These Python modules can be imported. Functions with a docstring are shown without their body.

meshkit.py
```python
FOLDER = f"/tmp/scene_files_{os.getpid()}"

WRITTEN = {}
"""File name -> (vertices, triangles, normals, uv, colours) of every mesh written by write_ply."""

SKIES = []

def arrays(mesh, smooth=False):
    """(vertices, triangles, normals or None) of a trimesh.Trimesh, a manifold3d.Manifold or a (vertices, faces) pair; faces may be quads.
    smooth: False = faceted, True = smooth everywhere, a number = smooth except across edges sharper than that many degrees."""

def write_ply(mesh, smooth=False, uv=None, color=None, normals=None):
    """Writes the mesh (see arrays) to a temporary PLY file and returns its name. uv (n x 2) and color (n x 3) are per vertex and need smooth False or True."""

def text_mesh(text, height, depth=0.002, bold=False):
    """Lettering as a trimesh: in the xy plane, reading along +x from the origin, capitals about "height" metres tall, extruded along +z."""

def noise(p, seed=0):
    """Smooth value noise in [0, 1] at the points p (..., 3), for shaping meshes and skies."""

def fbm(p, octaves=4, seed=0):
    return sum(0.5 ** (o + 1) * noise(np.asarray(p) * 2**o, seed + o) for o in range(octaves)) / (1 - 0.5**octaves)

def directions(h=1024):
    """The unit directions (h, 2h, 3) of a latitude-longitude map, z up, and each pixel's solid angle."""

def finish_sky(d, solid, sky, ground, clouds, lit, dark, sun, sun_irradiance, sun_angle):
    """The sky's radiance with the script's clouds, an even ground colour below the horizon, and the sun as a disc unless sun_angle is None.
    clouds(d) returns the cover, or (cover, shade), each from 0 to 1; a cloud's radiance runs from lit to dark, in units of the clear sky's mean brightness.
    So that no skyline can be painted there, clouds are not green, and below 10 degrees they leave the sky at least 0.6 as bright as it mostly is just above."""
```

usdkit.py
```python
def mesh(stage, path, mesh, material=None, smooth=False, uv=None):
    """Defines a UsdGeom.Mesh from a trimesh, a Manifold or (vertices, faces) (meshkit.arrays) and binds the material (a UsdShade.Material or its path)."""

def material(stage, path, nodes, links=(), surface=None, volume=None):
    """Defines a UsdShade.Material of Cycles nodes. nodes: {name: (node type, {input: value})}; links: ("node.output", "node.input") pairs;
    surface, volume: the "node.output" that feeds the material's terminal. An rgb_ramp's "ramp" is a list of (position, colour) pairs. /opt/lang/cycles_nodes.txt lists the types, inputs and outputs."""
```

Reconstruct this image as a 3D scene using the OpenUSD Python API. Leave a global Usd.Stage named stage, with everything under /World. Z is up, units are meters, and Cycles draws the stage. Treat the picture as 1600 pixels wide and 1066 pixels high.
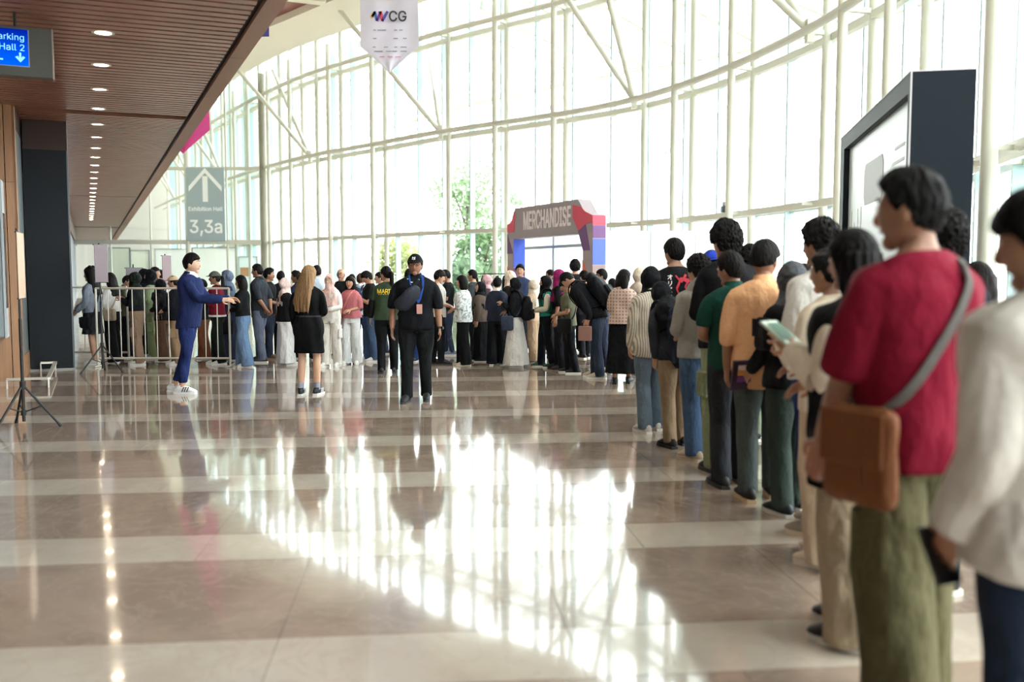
import math, numpy as np, trimesh, usdkit, meshkit
from manifold3d import Manifold, Mesh as MMesh, CrossSection, OpType
from scipy.interpolate import PchipInterpolator, CubicSpline
from pxr import Usd, UsdGeom, UsdLux, UsdShade, Gf, Sdf, Vt

stage = Usd.Stage.CreateInMemory()
UsdGeom.SetStageUpAxis(stage, UsdGeom.Tokens.z)
UsdGeom.SetStageMetersPerUnit(stage, 1.0)
UsdGeom.Xform.Define(stage, '/World')
UsdGeom.Scope.Define(stage, '/World/Looks')

# ---------------------------------------------------------------- camera, sky, exposure
F, PITCH, EYE = 1450.0, math.atan(108 / 1450.0), 1.51
SKY_STRENGTH, EXPOSURE = 1.0, 1.6
cp, sp = math.cos(PITCH), math.sin(PITCH)
cam = UsdGeom.Camera.Define(stage, '/World/camera')
cam.AddTransformOp().Set(Gf.Matrix4d(1, 0, 0, 0, 0, sp, cp, 0, 0, -cp, sp, 0, 0, 0, EYE, 1))
cam.CreateHorizontalApertureAttr(36.0)
cam.CreateVerticalApertureAttr(36.0 * 1066 / 1600)
cam.CreateFocalLengthAttr(36.0 * F / 1600)
cam.CreateClippingRangeAttr(Gf.Vec2f(0.05, 2000))
cam.CreateFStopAttr(1.3)
cam.CreateFocusDistanceAttr(12.5)
cam.CreateExposureAttr(EXPOSURE)
dome = UsdLux.DomeLight.Define(stage, '/World/sky')
dome.CreateColorAttr(Gf.Vec3f(1.0, 1.0, 0.985))
dome.CreateIntensityAttr(SKY_STRENGTH)


def ray(px, py):
    x, y = (px - 800) / F, -(py - 533) / F
    return np.array([x, cp + y * sp, -sp + y * cp])


def at_z(px, py, z=0.0):
    r = ray(px, py)
    return np.array([0, 0, EYE]) + r * (z - EYE) / r[2]


def at_d(px, py, d):
    r = ray(px, py)
    return np.array([0, 0, EYE]) + r * d / r[1]


def proj(p):
    x, y, z = p[0], p[1], p[2] - EYE
    d, u = y * cp - z * sp, y * sp + z * cp
    return 800 + F * x / d, 533 - F * u / d


# ---------------------------------------------------------------- names, materials, mesh helpers
used = {}


def path_of(name, parent=None):
    base = str(parent.GetPath()) if parent is not None else '/World'
    k = used.get((base, name), 0)
    used[(base, name)] = k + 1
    return f'{base}/{name}' if k == 0 else f'{base}/{name}_{k:03d}'


def tag(p, label=None, cat=None, group=None, kind=None):
    p = p.GetPrim() if hasattr(p, 'GetPrim') else p
    for k, v in (('label', label), ('category', cat), ('group', group), ('kind', kind)):
        if v:
            p.SetCustomDataByKey(k, v)
    return p


def thing(name, label=None, cat=None, loc=(0, 0, 0), rz=0.0, group=None, kind=None):
    x = UsdGeom.Xform.Define(stage, path_of(name))
    x.AddTranslateOp().Set(Gf.Vec3d(*map(float, loc)))
    if rz:
        x.AddRotateZOp().Set(float(rz))
    return tag(x, label, cat, group, kind)


def obj(name, m, mat, parent=None, smooth=False, kind=None, label=None):
    p = usdkit.mesh(stage, path_of(name, parent), m, mat, smooth=smooth).GetPrim()
    if kind or label:
        tag(p, label, None, None, kind)
    return p


def dup(src, loc, rz, label, group=None, name=None):
    was = src.GetCustomData()
    t = thing(name or src.GetName(), label, was['category'], loc, rz, group or was.get('group'))
    t.GetReferences().AddInternalReference(src.GetPath())
    t.SetInstanceable(True)
    return t


def lin(c):
    c = np.asarray(c, float) / 255
    return tuple(np.where(c < 0.04045, c / 12.92, ((c + 0.055) / 1.055) ** 2.4))


looks = {}


def M(c, rough=0.6, metal=0.0, spec=0.5, emit=0.0, name='paint', **kw):
    key = (tuple(c), rough, metal, spec, emit, name, tuple(sorted(kw.items())))
    if key not in looks:
        inp = dict(base_color=lin(c), roughness=rough, metallic=metal, specular_ior_level=spec, **kw)
        if emit:
            inp.update(emission_color=lin(c), emission_strength=emit)
        looks[key] = usdkit.material(stage, f'/World/Looks/{name}_{len(looks)}', {'p': ('principled_bsdf', inp)}, [], surface='p.BSDF')
    return looks[key]


def graph(name, nodes, links, surface):
    key = ('graph', name)
    if key not in looks:
        looks[key] = usdkit.material(stage, f'/World/Looks/{name}', nodes, links, surface=surface)
    return looks[key]


def cloth(c, rough=0.85, fold=0.35, pattern=None, c2=None, scale=1.0):
    """Woven cloth: soft folds in the relief, a faint mottling, and for some a woven stripe, check or print."""
    key = ('cloth', tuple(c), rough, fold, pattern, None if c2 is None else tuple(c2), scale)
    if key in looks:
        return looks[key]
    a = np.array(lin(c))
    n = {'t': ('texture_coordinate', {}), 'mp': ('mapping', {'scale': (1, 1, 0.55)}),
         'n': ('noise_texture', {'scale': 9.0, 'detail': 3.0}), 'b': ('bump', {'strength': min(1.0, fold * 1.8), 'distance': 0.06}),
         'f': ('noise_texture', {'scale': 55.0, 'detail': 2.0}),
         'm': ('mix', {'color1': tuple(a * 0.86), 'color2': tuple(np.minimum(a * 1.12, 1))}),
         'p': ('principled_bsdf', {'roughness': rough, 'specular_ior_level': 0.15}),
         'wv': ('wave_texture', {'bands_direction': 'diagonal', 'scale': 1.6, 'distortion': 11.0, 'detail': 2.0, 'detail_scale': 0.9}), 'hm': ('math', {'math_type': 'multiply_add', 'value2': 0.55})}
    l = [('t.object', 'mp.vector'), ('mp.vector', 'n.vector'), ('mp.vector', 'wv.vector'), ('wv.fac', 'hm.value1'), ('n.fac', 'hm.value3'), ('hm.value', 'b.height'), ('b.normal', 'p.normal'), ('t.object', 'f.vector'), ('f.fac', 'm.fac')]
    out = 'm.color'
    if pattern:
        n['mix'] = ('mix', {'color2': lin(c2)})
        l.append((out, 'mix.color1'))
        if pattern == 'stripe':
            n['w'] = ('wave_texture', {'scale': 11.0 * scale, 'distortion': 0.6, 'detail': 1.0, 'bands_direction': 'x'})
            n['r'] = ('rgb_ramp', {'ramp': [(0.0, (0, 0, 0)), (0.62, (0, 0, 0)), (0.8, (1, 1, 1)), (1.0, (1, 1, 1))]})
            l += [('t.object', 'w.vector'), ('w.fac', 'r.fac'), ('r.color', 'mix.fac')]
        elif pattern == 'check':
            n['w'] = ('wave_texture', {'scale': 6.0 * scale, 'bands_direction': 'x', 'distortion': 0.3})
            n['w2'] = ('wave_texture', {'scale': 6.0 * scale, 'bands_direction': 'z', 'distortion': 0.3})
            n['mm'] = ('math', {'math_type': 'multiply'})
            l += [('t.object', 'w.vector'), ('t.object', 'w2.vector'), ('w.fac', 'mm.value1'), ('w2.fac', 'mm.value2'), ('mm.value', 'mix.fac')]
        else:
            n['w'] = ('noise_texture', {'scale': 16.0 * scale, 'detail': 3.0, 'distortion': 1.5})
            n['r'] = ('rgb_ramp', {'ramp': [(0.0, (0, 0, 0)), (0.52, (0, 0, 0)), (0.58, (1, 1, 1)), (1.0, (1, 1, 1))]})
            l += [('t.object', 'w.vector'), ('w.fac', 'r.fac'), ('r.color', 'mix.fac')]
        out = 'mix.color'
    l.append((out, 'p.base_color'))
    looks[key] = usdkit.material(stage, f'/World/Looks/cloth_{len(looks)}', n, l, surface='p.BSDF')
    return looks[key]


def box(x0, x1, y0, y1, z0, z1, bev=0.0):
    if bev:
        c = [(sx, sy, sz) for sx in (0, 1) for sy in (0, 1) for sz in (0, 1)]
        pts = []
        for sx, sy, sz in c:
            q = np.array([(x1 if sx else x0), (y1 if sy else y0), (z1 if sz else z0)])
            s = np.array([-1 if sx else 1, -1 if sy else 1, -1 if sz else 1]) * bev
            for k in range(3):
                e = s.copy()
                e[k] = 0
                pts.append(q + e)
        return tm(Manifold.hull_points(np.array(pts)))
    m = trimesh.creation.box([x1 - x0, y1 - y0, z1 - z0])
    m.apply_translation([(x0 + x1) / 2, (y0 + y1) / 2, (z0 + z1) / 2])
    return m


def tm(m):
    if isinstance(m, trimesh.Trimesh):
        return m
    k = m.to_mesh()
    return trimesh.Trimesh(np.array(k.vert_properties[:, :3], float), np.array(k.tri_verts, int), process=False)


def man(m):
    return Manifold(MMesh(np.asarray(m.vertices, np.float32), np.asarray(m.faces, np.uint32)))


def cat(*ms):
    ms = [tm(x) for a in ms for x in (a if isinstance(a, (list, tuple)) else [a])]
    return trimesh.util.concatenate(ms)


def prism(poly, depth, origin, ex, ey):
    """A polygon drawn in the plane (ex, ey) at origin, thickened by depth behind and in front equally."""
    ex, ey = np.asarray(ex, float), np.asarray(ey, float)
    ez = np.cross(ex, ey)
    poly = np.asarray(poly, float)
    a2 = (poly[:, 0] * np.roll(poly[:, 1], -1) - np.roll(poly[:, 0], -1) * poly[:, 1]).sum()
    m = tm(Manifold.extrude(CrossSection([poly if a2 > 0 else poly[::-1]]), depth))
    v = m.vertices
    m.vertices = np.asarray(origin) + v[:, :1] * ex + v[:, 1:2] * ey + (v[:, 2:] - depth / 2) * ez
    return m


def place(m, origin, ex, ey):
    """Lettering and flat shapes built in the xy plane, stood up at origin along ex (reading) and ey (up)."""
    m = m.copy()
    ex, ey = np.asarray(ex, float), np.asarray(ey, float)
    ez = np.cross(ex, ey)
    v = np.array(m.vertices)
    m.vertices = np.asarray(origin, float) + v[:, :1] * ex + v[:, 1:2] * ey + v[:, 2:] * ez
    return m


def text(s, h, width=None, depth=0.004, bold=True):
    m = meshkit.text_mesh(s, h, depth, bold)
    b = m.bounds
    m.apply_translation([-(b[0, 0] + b[1, 0]) / 2, 0, 0])
    if width:
        m.vertices[:, 0] *= width / (b[1, 0] - b[0, 0])
    return m


def tube(P, A, B=None, X=(1, 0, 0), n=12, step=0.05, e=2.0, rnd=0.0, closed=False):
    """A swept tube through stations P with half-widths A along X and B across; rnd rounds the ends."""
    P = np.asarray(P, float)
    k = len(P)
    A = np.broadcast_to(np.asarray(A, float), (k,))
    B = A if B is None else np.broadcast_to(np.asarray(B, float), (k,))
    seg = np.linalg.norm(np.diff(P, axis=0), axis=1)
    t = np.concatenate([[0], np.cumsum(seg)])
    m = max(k, int(t[-1] / step) + 2)
    if k > 2:
        q = np.unique(np.concatenate([np.linspace(0, t[-1], m)]))
        p, a, b = PchipInterpolator(t, P)(q), PchipInterpolator(t, A)(q), PchipInterpolator(t, B)(q)
    else:
        q = np.linspace(0, 1, m)[:, None]
        p, a, b = P[0] + (P[1] - P[0]) * q, A[0] + (A[1] - A[0]) * q[:, 0], B[0] + (B[1] - B[0]) * q[:, 0]
    T = np.gradient(p, axis=0)
    T /= np.linalg.norm(T, axis=1, keepdims=True) + 1e-12
    if rnd:
        r0, r1 = min(a[0], b[0]) * rnd, min(a[-1], b[-1]) * rnd
        p = np.vstack([p[0] - T[0] * r0, p[0] - T[0] * r0 * 0.75, p, p[-1] + T[-1] * r1 * 0.75, p[-1] + T[-1] * r1])
        f = np.array([0.35, 0.72])
        a = np.concatenate([a[0] * f, a, a[-1] * f[::-1]])
        b = np.concatenate([b[0] * f, b, b[-1] * f[::-1]])
        T = np.vstack([T[:1], T[:1], T, T[-1:], T[-1:]])
    X = np.asarray(X, float)
    x = X - (T @ X)[:, None] * T
    x /= np.linalg.norm(x, axis=1, keepdims=True) + 1e-12
    y = np.cross(T, x)
    th = np.arange(n) * 2 * np.pi / n
    c, s = np.cos(th), np.sin(th)
    if e != 2:
        c, s = np.sign(c) * np.abs(c) ** (2 / e), np.sign(s) * np.abs(s) ** (2 / e)
    v = p[:, None] + (a[:, None] * c)[..., None] * x[:, None] + (b[:, None] * s)[..., None] * y[:, None]
    m = len(p)
    v = np.vstack([v.reshape(-1, 3), p[:1], p[-1:]])
    i, j = np.meshgrid(np.arange(m - 1), np.arange(n), indexing='ij')
    q = np.stack([i * n + j, i * n + (j + 1) % n, (i + 1) * n + (j + 1) % n, (i + 1) * n + j], -1).reshape(-1, 4)
    j = np.arange(n)
    f = np.vstack([q[:, [0, 1, 2]], q[:, [0, 2, 3]],
                   np.stack([np.full(n, m * n), (j + 1) % n, j], 1),
                   np.stack([np.full(n, m * n + 1), (m - 1) * n + j, (m - 1) * n + (j + 1) % n], 1)])
    return trimesh.Trimesh(v, f, process=False)


def bar(p, q, r, n=10, X=None):
    p, q = np.asarray(p, float), np.asarray(q, float)
    d = (q - p) / np.linalg.norm(q - p)
    if X is None:
        X = (1, 0, 0) if abs(d[0]) < 0.9 else (0, 1, 0)
    return tube([p, q], r, X=X, n=n, step=1e9)


def beam(p, q, w, h, up=(0, 0, 1)):
    """A rectangular bar from p to q, w wide sideways and h tall along up."""
    p, q, up = np.asarray(p, float), np.asarray(q, float), np.asarray(up, float)
    d = (q - p) / np.linalg.norm(q - p)
    s = np.cross(d, up)
    s /= np.linalg.norm(s)
    u = np.cross(s, d)
    v = np.array([a + i * s * w / 2 + j * u * h / 2 for a in (p, q) for i, j in ((-1, -1), (1, -1), (1, 1), (-1, 1))])
    f = np.array([[0, 1, 2], [0, 2, 3], [4, 6, 5], [4, 7, 6], [0, 5, 1], [0, 4, 5], [1, 6, 2], [1, 5, 6], [2, 7, 3], [2, 6, 7], [3, 4, 0], [3, 7, 4]])
    m = trimesh.Trimesh(v, f, process=False)
    if m.volume < 0:
        m.faces = m.faces[:, ::-1]
    return m


def rail_along(pts, w, h):
    """A rectangular rail that follows plan points (k x 3), w across and h tall."""
    pts = np.asarray(pts, float)
    t = np.gradient(pts, axis=0)
    t[:, 2] = 0
    t /= np.linalg.norm(t, axis=1, keepdims=True)
    s = np.stack([t[:, 1], -t[:, 0], 0 * t[:, 0]], 1)
    k = len(pts)
    v = np.stack([pts + i * s * w / 2 + np.array([0, 0, j * h / 2]) for i, j in ((-1, -1), (1, -1), (1, 1), (-1, 1))], 1).reshape(-1, 3)
    f = []
    for a in range(k - 1):
        for c in range(4):
            o, p = a * 4 + c, a * 4 + (c + 1) % 4
            f += [[o, p, p + 4], [o, p + 4, o + 4]]
    f += [[0, 2, 1], [0, 3, 2], [4 * k - 4, 4 * k - 3, 4 * k - 2], [4 * k - 4, 4 * k - 2, 4 * k - 1]]
    m = trimesh.Trimesh(v, np.array(f), process=False)
    if m.volume < 0:
        m.faces = m.faces[:, ::-1]
    return m


def slab(poly, z0, z1):
    m = tm(Manifold.extrude(CrossSection([np.asarray(poly, float)]), z1 - z0))
    if len(m.faces) == 0:
        m = tm(Manifold.extrude(CrossSection([np.asarray(poly, float)[::-1]]), z1 - z0))
    m.apply_translation([0, 0, z0])
    return m


# ---------------------------------------------------------------- the hall: plan
AL = math.radians(24.5)
U = np.array([-math.sin(AL), math.cos(AL)])           # along the corridor
W = np.array([U[1], -U[0]])                           # across it, to the right


def sl(s, l, z=0.0):
    p = U * s + W * l
    return np.array([p[0], p[1], z])


plan = np.array([(-0.5, -14), (2.6, -5), (4.5, 3), (5.75, 11.3), (6.52, 15.6), (6.5, 19.2), (5.95, 22.4), (4.6, 26.6), (3.1, 29.3), (0.0, 32.5),
                 (-2.7, 35.0), (-6.0, 38.7), (-8.9, 41.9), (-11.3, 45.2), (-16.2, 53.0), (-22, 63), (-29, 76)], float)
tp = np.concatenate([[0], np.cumsum(np.linalg.norm(np.diff(plan, axis=0), axis=1))])
curve = CubicSpline(tp, plan)
LEN = tp[-1]


def wall_at(t, out=0.0, z=0.0):
    p, d = curve(t), curve(t, 1)
    d = d / np.linalg.norm(d)
    n = np.array([d[1], -d[0]])
    q = p + n * out
    return np.array([q[0], q[1], z])


tt = np.linspace(0, LEN, 4000)
seen = np.array([proj(wall_at(t, 0, 3.0))[0] if wall_at(t)[1] > 2 else 1e6 for t in tt])


def t_of_px(px):
    return float(tt[np.argmin(np.abs(seen - px))])


T_END = t_of_px(415)
# ---------------------------------------------------------------- structure: floor
def marble(name, dark, light, vein):
    return graph(name, {
        't': ('geometry', {}), 'oi': ('geometry', {}),
        'n': ('noise_texture', {'scale': 0.9, 'detail': 6.0, 'roughness': 0.62, 'distortion': 1.2}),
        'v': ('noise_texture', {'scale': 2.2, 'detail': 5.0, 'distortion': 2.5}),
        'r': ('rgb_ramp', {'ramp': [(0.0, lin(dark)), (0.42, lin(dark)), (0.62, lin(light)), (1.0, lin(light))]}),
        'vr': ('rgb_ramp', {'ramp': [(0.0, (0, 0, 0)), (0.47, (0, 0, 0)), (0.5, (.35, .35, .35)), (0.53, (0, 0, 0)), (1.0, (0, 0, 0))]}),
        'm': ('mix', {'color2': lin(vein)}), 'h': ('hsv', {}),
        'mr': ('map_range', {'to_min': 0.88, 'to_max': 1.1}),
        'w': ('noise_texture', {'scale': 1.3, 'detail': 1.0}), 'b': ('bump', {'strength': 0.10, 'distance': 0.02}),
        'p': ('principled_bsdf', {'roughness': 0.085, 'specular_ior_level': 0.62, 'coat_weight': 0.35, 'coat_roughness': 0.03})},
        [('t.position', 'n.vector'), ('t.position', 'v.vector'), ('t.position', 'w.vector'), ('n.fac', 'r.fac'), ('v.fac', 'vr.fac'), ('vr.color', 'm.fac'),
         ('r.color', 'm.color1'), ('oi.random_per_island', 'mr.value'), ('m.color', 'h.color'), ('mr.result', 'h.value'), ('h.color', 'p.base_color'),
         ('w.fac', 'b.height'), ('b.normal', 'p.normal'), ('b.normal', 'p.coat_normal')], 'p.BSDF')


brown = marble('marble_brown', (157, 138, 124), (175, 155, 140), (188, 170, 156))
cream = marble('marble_cream', (196, 182, 168), (208, 196, 182), (186, 170, 154))
grout = M((92, 76, 64), 0.4, name='grout')
floor = thing('floor', kind='structure')
FE, FN = np.array([math.cos(math.radians(5.5)), math.sin(math.radians(5.5))]), np.array([-math.sin(math.radians(5.5)), math.cos(math.radians(5.5))])
obj('bed', box(-60, 22, -14, 90, -0.12, -0.004), grout, floor)
rs = np.random.RandomState(3)


def floor_slab(a0, a1, b0, b1, m):
    g = 0.0015
    c = [FE * x + FN * y for x, y in ((a0 + g, b0 + g), (a1 - g, b0 + g), (a1 - g, b1 - g), (a0 + g, b1 - g))]
    top = np.array([(*p, 0.0) for p in c])
    v = np.vstack([top, top - [0, 0, 0.02]])
    f = np.array([[0, 1, 2], [0, 2, 3], [0, 5, 1], [0, 4, 5], [1, 6, 2], [1, 5, 6], [2, 7, 3], [2, 6, 7], [3, 4, 0], [3, 7, 4]])
    return trimesh.Trimesh(v, f, process=False)


T0, PER, BW = 4.90, 1.58, 0.485
rows, rest_b, rest_c = [], [], []
for k in range(-4, 30):
    y0 = T0 + PER * k
    for (b0, b1, mt, rest, wd) in ((y0, y0 + BW, cream, rest_c, 1.2), (y0 + BW, y0 + PER, brown, rest_b, 1.2)):
        half = 0.60 * max(b1, 2.0) + 1.5
        lo, hi = (-14.4, 9.6) if y0 > 3 else (-9.6, 7.2)
        off = 0.6 * (k % 2)
        for x0 in np.arange(lo - off, hi, wd):
            near = abs(x0 + wd / 2) < half and 1.6 < y0 < 15.5
            (rows if near else rest).append((y0, x0, x0 + wd, b0, b1, mt))
for (_, a0, a1, b0, b1, mt) in rows[:300]:
    obj('floor_slab', floor_slab(a0, a1, b0, b1, mt), mt, floor)
for r in rows[300:]:
    (rest_c if r[5] is cream else rest_b).append(r)
obj('far_brown_slabs', cat([floor_slab(*r[1:]) for r in rest_b]), brown, floor, kind='stuff')
obj('far_cream_slabs', cat([floor_slab(*r[1:]) for r in rest_c]), cream, floor, kind='stuff')
k = 29
obj('far_floor', box(-60, 22, T0 + PER * 30 + 1.2, 90, -0.02, 0.0), brown, floor)

# ---------------------------------------------------------------- structure: ceilings
white = M((232, 228, 214), 0.7, name='white_paint')
steel = M((208, 208, 196), 0.45, name='cream_steel')
redwood = M((122, 62, 56), 0.55, name='red_slat')
Z_SOF, Z_ROOF = 3.8, 11.2
ceiling = thing('ceiling', kind='structure')


def curve_band(o0, o1, z0, z1, t0=0.0, t1=LEN, n=90):
    a = [wall_at(t, o0)[:2] for t in np.linspace(t0, t1, n)]
    b = [wall_at(t, o1)[:2] for t in np.linspace(t1, t0, n)]
    return slab(np.array(a + b), z0, z1)


obj('edge_band', curve_band(-3.4, -0.9, Z_ROOF, Z_ROOF + 0.5), white, ceiling)
obj('clerestory_riser', curve_band(-1.0, -0.9, Z_ROOF + 0.5, 13.6), M((120, 124, 122), 0.6), ceiling)
obj('roof_deck', slab([wall_at(t, 1.1)[:2] for t in np.linspace(0, LEN, 60)] + [(-70, 76), (-70, -14)], 13.6, 13.9), M((150, 148, 140), 0.8), ceiling)
inner = [wall_at(t, -3.4)[:2] for t in np.linspace(0, LEN, 60)]
fin = [np.array(p) for p in inner]
for i in range(0, 60, 4):
    a, b = fin[i], fin[min(i + 4, 59)]
    if i + 4 > 59 and i == 59:
        continue
    q = [a, b, b - W * 26, a - W * 26]
    obj('red_panel', slab(np.array(q), Z_ROOF + 0.25, Z_ROOF + 0.45), graph('red_slats', {
        't': ('geometry', {}), 'r': ('mapping', {'rotation': (0, 0, -AL)}), 'w': ('wave_texture', {'scale': 1.6, 'bands_direction': 'y'}),
        'm': ('mix', {'color1': lin((96, 50, 46)), 'color2': lin((158, 92, 84))}), 'p': ('principled_bsdf', {'roughness': 0.5})},
        [('t.position', 'r.vector'), ('r.vector', 'w.vector'), ('w.fac', 'm.fac'), ('m.color', 'p.base_color')], 'p.BSDF'), ceiling)
    obj('roof_beam', beam((*a, Z_ROOF + 0.12), (*(a - W * 26), Z_ROOF + 0.12), 0.5, 0.25), white, ceiling)
# the low soffit over the left of the hall
slat_mat = graph('slat_wood', {
    't': ('geometry', {}), 'n': ('noise_texture', {'scale': 3.0, 'detail': 3.0}), 'oi': ('geometry', {}),
    'm': ('mix', {'color1': lin((146, 98, 82)), 'color2': lin((186, 134, 112))}), 'h': ('hsv', {}), 'mr': ('map_range', {'to_min': 0.85, 'to_max': 1.15}),
    'p': ('principled_bsdf', {'roughness': 0.27, 'specular_ior_level': 0.5})},
    [('t.position', 'n.vector'), ('n.fac', 'm.fac'), ('m.color', 'h.color'), ('oi.random_per_island', 'mr.value'), ('mr.result', 'h.value'), ('h.color', 'p.base_color')], 'p.BSDF')
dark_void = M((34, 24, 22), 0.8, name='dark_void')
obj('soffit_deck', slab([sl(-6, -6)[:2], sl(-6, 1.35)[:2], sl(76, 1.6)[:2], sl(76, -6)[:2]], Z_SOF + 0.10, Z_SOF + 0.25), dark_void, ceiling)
SK = -0.06  # the slats run square to the hall


def slat(s, pitch):
    a, b = sl(s - SK * 5, -5.5, Z_SOF + 0.03), sl(s + SK * 1.37, 1.36 + 0.003 * s, Z_SOF + 0.03)
    return beam(a, b, pitch * 0.72, 0.06)


S = 3.6
for k in range(298):
    p = 0.165
    if abs(S - 14.9) < 0.18 or abs(S - 31) < 0.15:
        S += p
        continue
    if S < 52:
        obj('slat', slat(S, p), slat_mat, ceiling)
    S += p
far = []
while S < 75:
    far.append(slat(S, 0.165))
    S += 0.165
if far:
    obj('far_slats', cat(far), slat_mat, ceiling, kind='stuff')
trim_mat = M((164, 130, 110), 0.5, name='bronze_trim')
t1 = thing('trim_1', kind='structure')
fo = lambda s: 1.55 + 0.0055 * s
fi = lambda s: 1.41 + 0.003 * s
ss = np.concatenate([np.arange(-4, 40, 2.4), np.arange(40, 77, 4.8)])
for a, b in zip(ss[:-1], ss[1:]):
    obj('fascia_panel', slab([sl(a + .006, fi(a))[:2], sl(a + .006, fo(a))[:2], sl(b - .006, fo(b))[:2], sl(b - .006, fi(b))[:2]], Z_SOF - 0.02, Z_SOF + 0.12), trim_mat, t1)
obj('shadow_gap', cat([slab([sl(a, fi(a) - 0.05)[:2], sl(a, fi(a) - 0.006)[:2], sl(b, fi(b) - 0.006)[:2], sl(b, fi(b) - 0.05)[:2]], Z_SOF + 0.02, Z_SOF + 0.1) for a, b in zip(ss[:-1], ss[1:])]), dark_void, t1)
wall_g = thing('wall_gallery', kind='structure')
obj('upper_face', slab([sl(-6, 1.52)[:2], sl(-6, 1.58)[:2], sl(76, 1.95)[:2], sl(76, 1.9)[:2]], Z_SOF + 0.12, Z_ROOF + 0.3), M((206, 198, 182), 0.8), wall_g)

# ---------------------------------------------------------------- structure: curved glass wall
glass = graph('window_glass', {
    'tr': ('transparent_bsdf', {'color': (0.955, 0.99, 0.985)}), 'gl': ('glossy_bsdf', {'roughness': 0.02, 'color': (0.9, 0.95, 0.95)}),
    'fr': ('layer_weight', {'blend': 0.5}), 'pw': ('math', {'math_type': 'power', 'value2': 4.0}), 'ma': ('math', {'math_type': 'multiply_add', 'value2': 0.45, 'value3': 0.03}),
    'm': ('mix_closure', {})},
    [('fr.facing', 'pw.value1'), ('pw.value', 'ma.value1'), ('ma.value', 'm.fac'), ('tr.BSDF', 'm.closure1'), ('gl.BSDF', 'm.closure2')], 'm.closure')
fin_mat = M((168, 196, 199), 0.35, name='pale_fin')
win = thing('window_1', kind='structure')
R_POST, GL, TOPZ = 0.098, 0.95, 13.6


def along(t0, t1, out, z, step=0.8):
    return np.array([wall_at(t, out, z) for t in np.linspace(t0, t1, max(2, int((t1 - t0) / step)))])


def curve_tube(t0, t1, out, z, r, n=10):
    return tube(along(t0, t1, out, z), r, X=(0, 0, 1), n=n, step=0.9)


front_px = [422, 456, 516, 583, 773, 864, 1051, 1139, 1309, 1382, 1546]
node_px = [483, 686, 985, 1252, 1489]
f_t = [t_of_px(p) for p in front_px]
n_t = [t_of_px(p) for p in node_px]
t_first = min(f_t)
f_t += [t_first - 2.9 * i for i in (1, 2, 4, 5, 7, 8) if t_first - 2.9 * i > 0]
n_t += [t_first - 2.9 * i for i in (3, 6) if t_first - 2.9 * i > 0]
f_t += [T_END + 2.6 * i for i in (1, 2, 4, 5, 7, 8, 10)]
n_t += [T_END + 2.6 * i for i in (3, 6, 9)]
for t in f_t:
    obj('post', bar(wall_at(t, 0, 0), wall_at(t, 0, Z_ROOF + 0.1), R_POST, 14), steel, win, smooth=40)
    obj('rear_post', bar(wall_at(t, 0.64, 0), wall_at(t, 0.64, TOPZ), R_POST, 14), steel, win, smooth=40)
for t in n_t:
    obj('node_post', bar(wall_at(t, 0.5, 0), wall_at(t, 0.5, TOPZ), R_POST, 14), steel, win, smooth=40)
for z in (6.7, 10.3):
    obj('front_chord', curve_tube(0.2, LEN, 0.0, z, 0.095), steel, win, smooth=40)
    obj('rear_chord', rail_along(along(0.2, LEN, 0.64, z - 0.12), 0.16, 0.16), steel, win)
obj('low_rail', rail_along(along(0.2, LEN, 0.35, 3.0), 0.18, 0.15), steel, win)
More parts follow.
